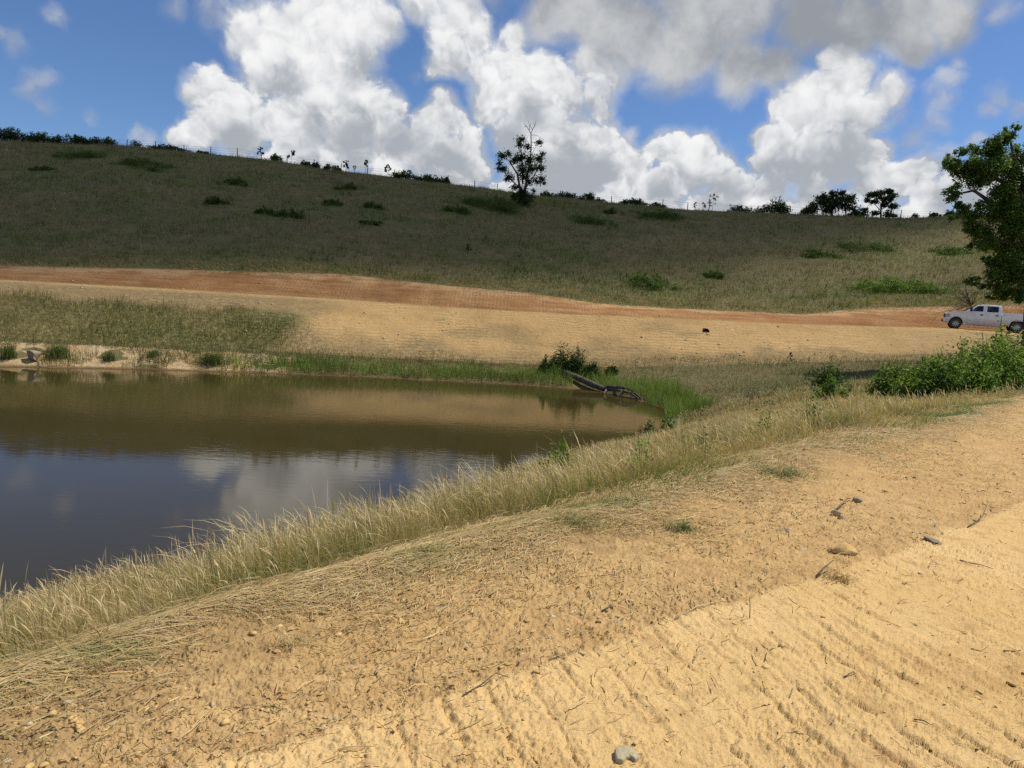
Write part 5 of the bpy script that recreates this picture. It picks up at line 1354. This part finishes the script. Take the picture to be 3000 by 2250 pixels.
# ---------------------------------------------------------------- the white crew-cab pickup
def truck():
    k = Nodes("silver_white_paint"); P = k.n('ShaderNodeTexCoord').outputs['Object']
    sp = k.n('ShaderNodeSeparateXYZ'); k.put(sp.inputs[0], P)
    dust = k.math('MULTIPLY', k.smooth(k.math('ADD', sp.outputs['Z'], k.math('MULTIPLY', k.math('SUBTRACT', k.noise(P, 2.2, 5, .6), .5), .5)), 1.05, .45), .55)
    c = k.mix(dust, (.86, .85, .83), (.46, .36, .25))
    paint = k.done(k.pbr(c, k.math('ADD', k.math('MULTIPLY', dust, .5), .28), .05, spec=.5, Coat_Weight=.5, Coat_Roughness=.08))
    k = Nodes("tinted_glass"); glass = k.done(k.pbr((.012, .013, .015), .05, spec=.6))
    k = Nodes("black_trim"); black = k.done(k.pbr((.018, .018, .019), .55, spec=.3))
    k = Nodes("dusty_rubber"); P = k.n('ShaderNodeTexCoord').outputs['Object']
    rub = k.done(k.pbr(k.mix(k.noise(P, 7, 4, .6), (.03, .028, .026), (.14, .115, .085)), .9, spec=.2))
    k = Nodes("alloy_rim"); alloy = k.done(k.pbr((.55, .54, .52), .35, .8))
    k = Nodes("chrome_bar"); chrome = k.done(k.pbr((.62, .60, .58), .22, .9))
    k = Nodes("lamp_lens"); lens = k.done(k.pbr((.42, .42, .44), .12, .3, spec=.6))
    k = Nodes("tail_lamp_lens"); red = k.done(k.pbr((.35, .015, .012), .2, spec=.6))
    e = empty('pickup_truck', (0, 0, 0))

    def from_bm(name, bm, mat, parent, bevel=0.0, seg=2, ang=25):
        bmesh.ops.remove_doubles(bm, verts=bm.verts, dist=1e-5)
        bmesh.ops.recalc_face_normals(bm, faces=bm.faces)
        if bevel:
            es = [q for q in bm.edges if len(q.link_faces) == 2 and q.calc_face_angle(0) > math.radians(ang)]
            bmesh.ops.bevel(bm, geom=es, offset=bevel, segments=seg, affect='EDGES', profile=.6, clamp_overlap=True)
        me = bpy.data.meshes.new(name); bm.to_mesh(me); bm.free(); me.materials.append(mat)
        for p in me.polygons: p.use_smooth = True
        me.set_sharp_from_angle(angle=math.radians(38))
        o = bpy.data.objects.new(name, me); COL.objects.link(o); o.parent = parent
        return o
    def prism(bm, outline, y0, y1, y0f=None, y1f=None):
        """side outline (x, z) run across the truck; y may depend on the point"""
        A = [bm.verts.new((x, (y0f(x, z) if y0f else y0), z)) for x, z in outline]
        B = [bm.verts.new((x, (y1f(x, z) if y1f else y1), z)) for x, z in outline]
        bm.faces.new(A); bm.faces.new(B[::-1]); n = len(A)
        for i in range(n): bm.faces.new((A[i], B[i], B[(i + 1) % n], A[(i + 1) % n]))
    def arch(cx, r, z0, a0=0, a1=180, n=12, zc=.42):
        return [(cx + r * math.cos(math.radians(a0 + (a1 - a0) * i / n)), zc + r * 1.12 * math.sin(math.radians(a0 + (a1 - a0) * i / n))) for i in range(n + 1)]
    def box(bm, x0, x1, y0, y1, z0, z1):
        prism(bm, [(x0, z0), (x1, z0), (x1, z1), (x0, z1)], y0, y1)

    # front clip and cab tub, wheel arch cut out
    lower = [(2.62, .62), (2.40, .60)] + arch(1.95, .475, .45, 0, 180)[0:] + [(1.42, .44), (-.90, .44), (-.90, 1.38), (1.36, 1.40), (1.75, 1.36), (2.30, 1.27), (2.56, 1.20), (2.66, 1.10), (2.68, .80)]
    bm = bmesh.new(); prism(bm, lower, -1.0, 1.0)
    body = from_bm('body', bm, paint, e, .045, 3)
    # greenhouse with raked screen and leaning sides
    gy = lambda s: (lambda x, z: s * (.965 - .22 * (z - 1.38) / .56))
    roof = [(1.40, 1.385), (-.90, 1.385), (-.905, 1.80), (-.80, 1.925), (-.40, 1.955), (.25, 1.955), (.62, 1.90)]
    bm = bmesh.new(); prism(bm, roof, 0, 0, gy(-1), gy(1))
    cab = from_bm('cab_roof', bm, paint, e, .04, 3)
    # bed: two sides with rear arch, floor, headboard, tailgate
    side = [(-.935, .50), (-1.44, .50)] + arch(-1.95, .50, .45, 0, 180) + [(-2.46, .50), (-3.12, .56), (-3.14, 1.42), (-.935, 1.42)]
    for s in (1, -1):
        bm = bmesh.new(); prism(bm, side, s * .86, s * 1.0)
        o = from_bm('bed_side', bm, paint, e, .035, 3)
    bm = bmesh.new(); box(bm, -3.10, -.945, -.855, .855, .80, .86); from_bm('bed_floor', bm, black, e)
    bm = bmesh.new(); box(bm, -3.16, -3.10, -.855, .855, .70, 1.40); o = from_bm('tailgate', bm, paint, e, .015)
    bm = bmesh.new(); box(bm, -1.0, -.945, -.855, .855, .862, 1.40); from_bm('bed_headboard', bm, paint, e, .01)
    bm = bmesh.new(); box(bm, -3.0, 2.45, -.62, .62, .46, .78); from_bm('chassis', bm, black, e)
    bm = bmesh.new(); box(bm, -2.4, -1.5, -.84, .84, .55, .79); from_bm('wheel_well', bm, black, e)
    bm = bmesh.new(); box(bm, 1.5, 2.4, -.9, .9, .6, .95); from_bm('wheel_well', bm, black, e)
    # windows, one per pane
    def pane(name, pts, s, mat=glass, out=.006, par=cab):
        bm = bmesh.new(); f = gy(s)
        prism(bm, pts, 0, 0, lambda x, z: f(x, z) + s * out, lambda x, z: f(x, z) - s * .01)
        return from_bm(name, bm, mat, par, .012, 2, 60)
    for s in (1, -1):
        pane('front_window', [(.98, 1.43), (.27, 1.42), (.27, 1.845), (.53, 1.845), (.70, 1.78), (.90, 1.56)], s)
        pane('rear_window', [(.03, 1.42), (-.66, 1.42), (-.70, 1.46), (-.70, 1.80), (-.66, 1.845), (.03, 1.845)], s)
    bm = bmesh.new(); vs_ = [bm.verts.new(v) for v in ((1.395, -.86, 1.42), (1.395, .86, 1.42), (.665, .70, 1.895), (.665, -.70, 1.895))]; bm.faces.new(vs_)
    r = bmesh.ops.extrude_face_region(bm, geom=bm.faces[:]); bmesh.ops.translate(bm, vec=(.012, 0, .018), verts=[v for v in r['geom'] if isinstance(v, bmesh.types.BMVert)])
    from_bm('windscreen', bm, glass, e)
    bm = bmesh.new(); box(bm, -.922, -.912, -.62, .62, 1.45, 1.78); from_bm('back_window', bm, glass, cab)
    # door seams, handles, mouldings, mirrors
    for s in (1, -1):
        for nm, x0, x1 in (('front_door', .17, 1.30), ('rear_door', -.80, .13)):
            bm = bmesh.new(); box(bm, x0, x1, s * .995, s * 1.012, .50, 1.33)
            d = from_bm(nm, bm, paint, e, .02, 3)
            hx = x0 + .17
            bm = bmesh.new(); box(bm, hx - .115, hx + .115, s * 1.013, s * 1.05, 1.15, 1.195); box(bm, hx - .05, hx + .05, s * 1.0125, s * 1.02, 1.12, 1.22)
            from_bm('handle', bm, black, d, .008)
            bm = bmesh.new(); box(bm, x0 + .04, x1 - .04, s * 1.0125, s * 1.024, .80, .835); from_bm('moulding', bm, paint, d, .004)
        bm = bmesh.new(); box(bm, 1.0, 1.14, s * 1.07, s * 1.30, 1.40, 1.66); box(bm, 1.03, 1.10, s * .93, s * 1.08, 1.46, 1.52)
        from_bm('side_mirror', bm, black, e, .03, 2)
        tubes('step_bar', [([(1.38, s * 1.03, .40), (1.30, s * 1.06, .385), (-.80, s * 1.06, .385), (-.88, s * 1.03, .40)], [.045] * 4)], chrome, parent=e, sides=8)
        bm = bmesh.new(); prism(bm, [(2.685, 1.10), (2.60, 1.13), (2.36, 1.10), (2.38, .88), (2.69, .86)], s * .70, s * 1.008); from_bm('headlight', bm, lens, e, .02)
        bm = bmesh.new(); box(bm, -3.155, -3.06, s * .86, s * 1.006, .95, 1.32); from_bm('tail_light', bm, red, e, .012)
        # flares round the arches
        for cx, r0, yy in ((1.95, .475, 1.004), (-1.95, .50, 1.004)):
            A, B = arch(cx, r0 + .055, 0, -2, 182, 18), arch(cx, r0 - .01, 0, -2, 182, 18)
            bm = bmesh.new(); prism(bm, A + B[::-1], s * (yy - .03), s * (yy + .022)); from_bm('fender_flare', bm, paint, e, .008)
    bm = bmesh.new(); prism(bm, [(2.70, .78), (2.80, .72), (2.80, .50), (2.70, .42), (2.42, .44), (2.42, .68), (2.60, .80)], -.99, .99); from_bm('front_bumper', bm, chrome, e, .03)
    bm = bmesh.new(); box(bm, 2.802, 2.83, -.45, .45, .52, .66); box(bm, 2.805, 2.822, .62, .80, .52, .64); box(bm, 2.805, 2.822, -.80, -.62, .52, .64); from_bm('bumper_intake', bm, black, e, .01)
    bm = bmesh.new(); box(bm, 2.67, 2.715, -.66, .66, .84, 1.12); box(bm, 2.71, 2.725, -.69, .69, .955, .995); from_bm('grille', bm, black, e, .012)
    bm = bmesh.new(); box(bm, -3.30, -3.17, -.98, .98, .52, .70); from_bm('rear_bumper', bm, chrome, e, .03)
    bm = bmesh.new(); prism(bm, [(1.72, 1.372), (1.38, 1.408), (1.38, 1.425), (1.72, 1.395)], -.55, .55); from_bm('cowl_vent', bm, black, e)
    # wheels
    def lathe(prof, n=32):
        V, F = [], []
        for (yy, r) in prof:
            for s in range(n): V.append((r * math.cos(2 * math.pi * s / n), yy, r * math.sin(2 * math.pi * s / n)))
        m_ = len(prof)
        for i in range(m_ - 1):
            for s in range(n):
                s2 = (s + 1) % n; F.append((i * n + s, i * n + s2, (i + 1) * n + s2, (i + 1) * n + s))
        return V, F
    def wheel(x, s):
        w_ = empty('wheel', (x, s * .86, .40)); w_.parent = e
        prof = [(-.13, .235), (-.14, .30), (-.125, .375), (-.09, .40), (.09, .40), (.125, .375), (.14, .30), (.13, .235)]
        V, F = lathe(prof); make_mesh('tyre', V, [i for f in F for i in f], [4] * len(F), rub, smooth=True, parent=w_)
        bm = bmesh.new()
        V, F = lathe([(.125, .245), (.135, .235), (.11, .222), (-.10, .215)])
        vv = [bm.verts.new((v[0], v[1] * s, v[2])) for v in V]
        for f in F: bm.faces.new([vv[i] for i in f])
        for q in range(8):
            a = 2 * math.pi * q / 8; ca, sa = math.cos(a), math.sin(a)
            pts = [(.05, -.030), (.228, -.044), (.228, .044), (.05, .030)]
            A = [bm.verts.new((r * ca - t * sa, s * (.108 - .02 * (r < .1) * -1), r * sa + t * ca)) for r, t in pts]
            B = [bm.verts.new((v.co.x, s * .05, v.co.z)) for v in A]
            bm.faces.new(A); bm.faces.new(B[::-1])
            for i in range(4): bm.faces.new((A[i], B[i], B[(i + 1) % 4], A[(i + 1) % 4]))
        from_bm('rim', bm, alloy, w_)
        V, F = lathe([(.0, .0001), (.132 * s, .0001), (.13 * s, .045), (.10 * s, .058), (.04 * s, .058)], 16)
        make_mesh('hub_cap', V, [i for f in F for i in f], [4] * len(F), alloy, smooth=True, parent=w_)
        V, F = lathe([(.0, .21), (.02 * s, .21), (.02 * s, .001)], 20)
        make_mesh('brake_disc', V, [i for f in F for i in f], [4] * len(F), black, parent=w_)
    for x in (1.95, -1.95):
        for s in (1, -1): wheel(x, s)
    tubes('aerial', [([(1.50, -.93, 1.40), (1.42, -.93, 1.85)], [.006, .004])], black, parent=e, sides=4)
    tag(e, 'white crew cab pickup truck parked on the dirt road, facing left', 'pickup truck')
    return e
tk = truck()
TRX, TRY, TRR = 36.0, 55.0, math.radians(153)
zs = [gz(TRX + q * math.cos(TRR) - p * math.sin(TRR), TRY + q * math.sin(TRR) + p * math.cos(TRR)) for q in (1.95, -1.95) for p in (.9, -.9)]
fz, rz_ = (zs[0] + zs[1]) / 2, (zs[2] + zs[3]) / 2
tk.location = (TRX, TRY, (fz + rz_) / 2 - .015)
tk.rotation_euler = (0, -math.atan2(fz - rz_, 3.9), TRR)

# ---------------------------------------------------------------- the fair-weather cloud whose shade lies on the hill
def cloud():
    k = Nodes("cloud_vapour"); P = k.n('ShaderNodeTexCoord').outputs['Object']
    ln = k.n('ShaderNodeVectorMath', operation='LENGTH'); k.put(ln.inputs[0], k.scaled(P, (1, 1, .0)))
    edge = k.math('ADD', ln.outputs['Value'], k.math('MULTIPLY', k.math('SUBTRACT', k.noise(P, 2.2, 5, .6), .5), .5))
    dens = k.smooth(edge, 1.0, .72)
    p = k.pbr((.9, .9, .9), 1.0, spec=0.0)
    t = k.n('ShaderNodeBsdfTransparent'); mx = k.n('ShaderNodeMixShader')
    k.put(mx.inputs[0], k.math('MULTIPLY', dens, .62)); k.t.links.new(t.outputs[0], mx.inputs[1]); k.t.links.new(p, mx.inputs[2])
    m_ = k.done(mx.outputs[0])
    bm = bmesh.new(); bmesh.ops.create_icosphere(bm, subdivisions=5, radius=1.0)
    co = np.array([v.co for v in bm.verts]); F = np.array([[v.index for v in f.verts] for f in bm.faces]); bm.free()
    bump = fbm(co[:, 0] * 3 + co[:, 2] * 2, co[:, 1] * 3 - co[:, 2], 4, 99)
    co = co * (1 + .10 * bump)[:, None]
    co[:, 2] = np.where(co[:, 2] < 0, co[:, 2] * .35, co[:, 2] * (.8 + .3 * bump))
    o = make_mesh('cloud', co, F.ravel(), np.full(len(F), 3), m_, smooth=True)
    tag(o, 'grey-bottomed cumulus cloud high above, out of the frame, shading the hillside', 'cloud')
    return o
cl = cloud()
CL_AIM, CL_SIZE, CL_ROT = Vector((0, 135, 16)), (190, 68, 32), math.radians(33)
cl.scale = CL_SIZE
cl.rotation_euler = (0, 0, CL_ROT)
cl.location = CL_AIM + sd * (420 / sd.z)
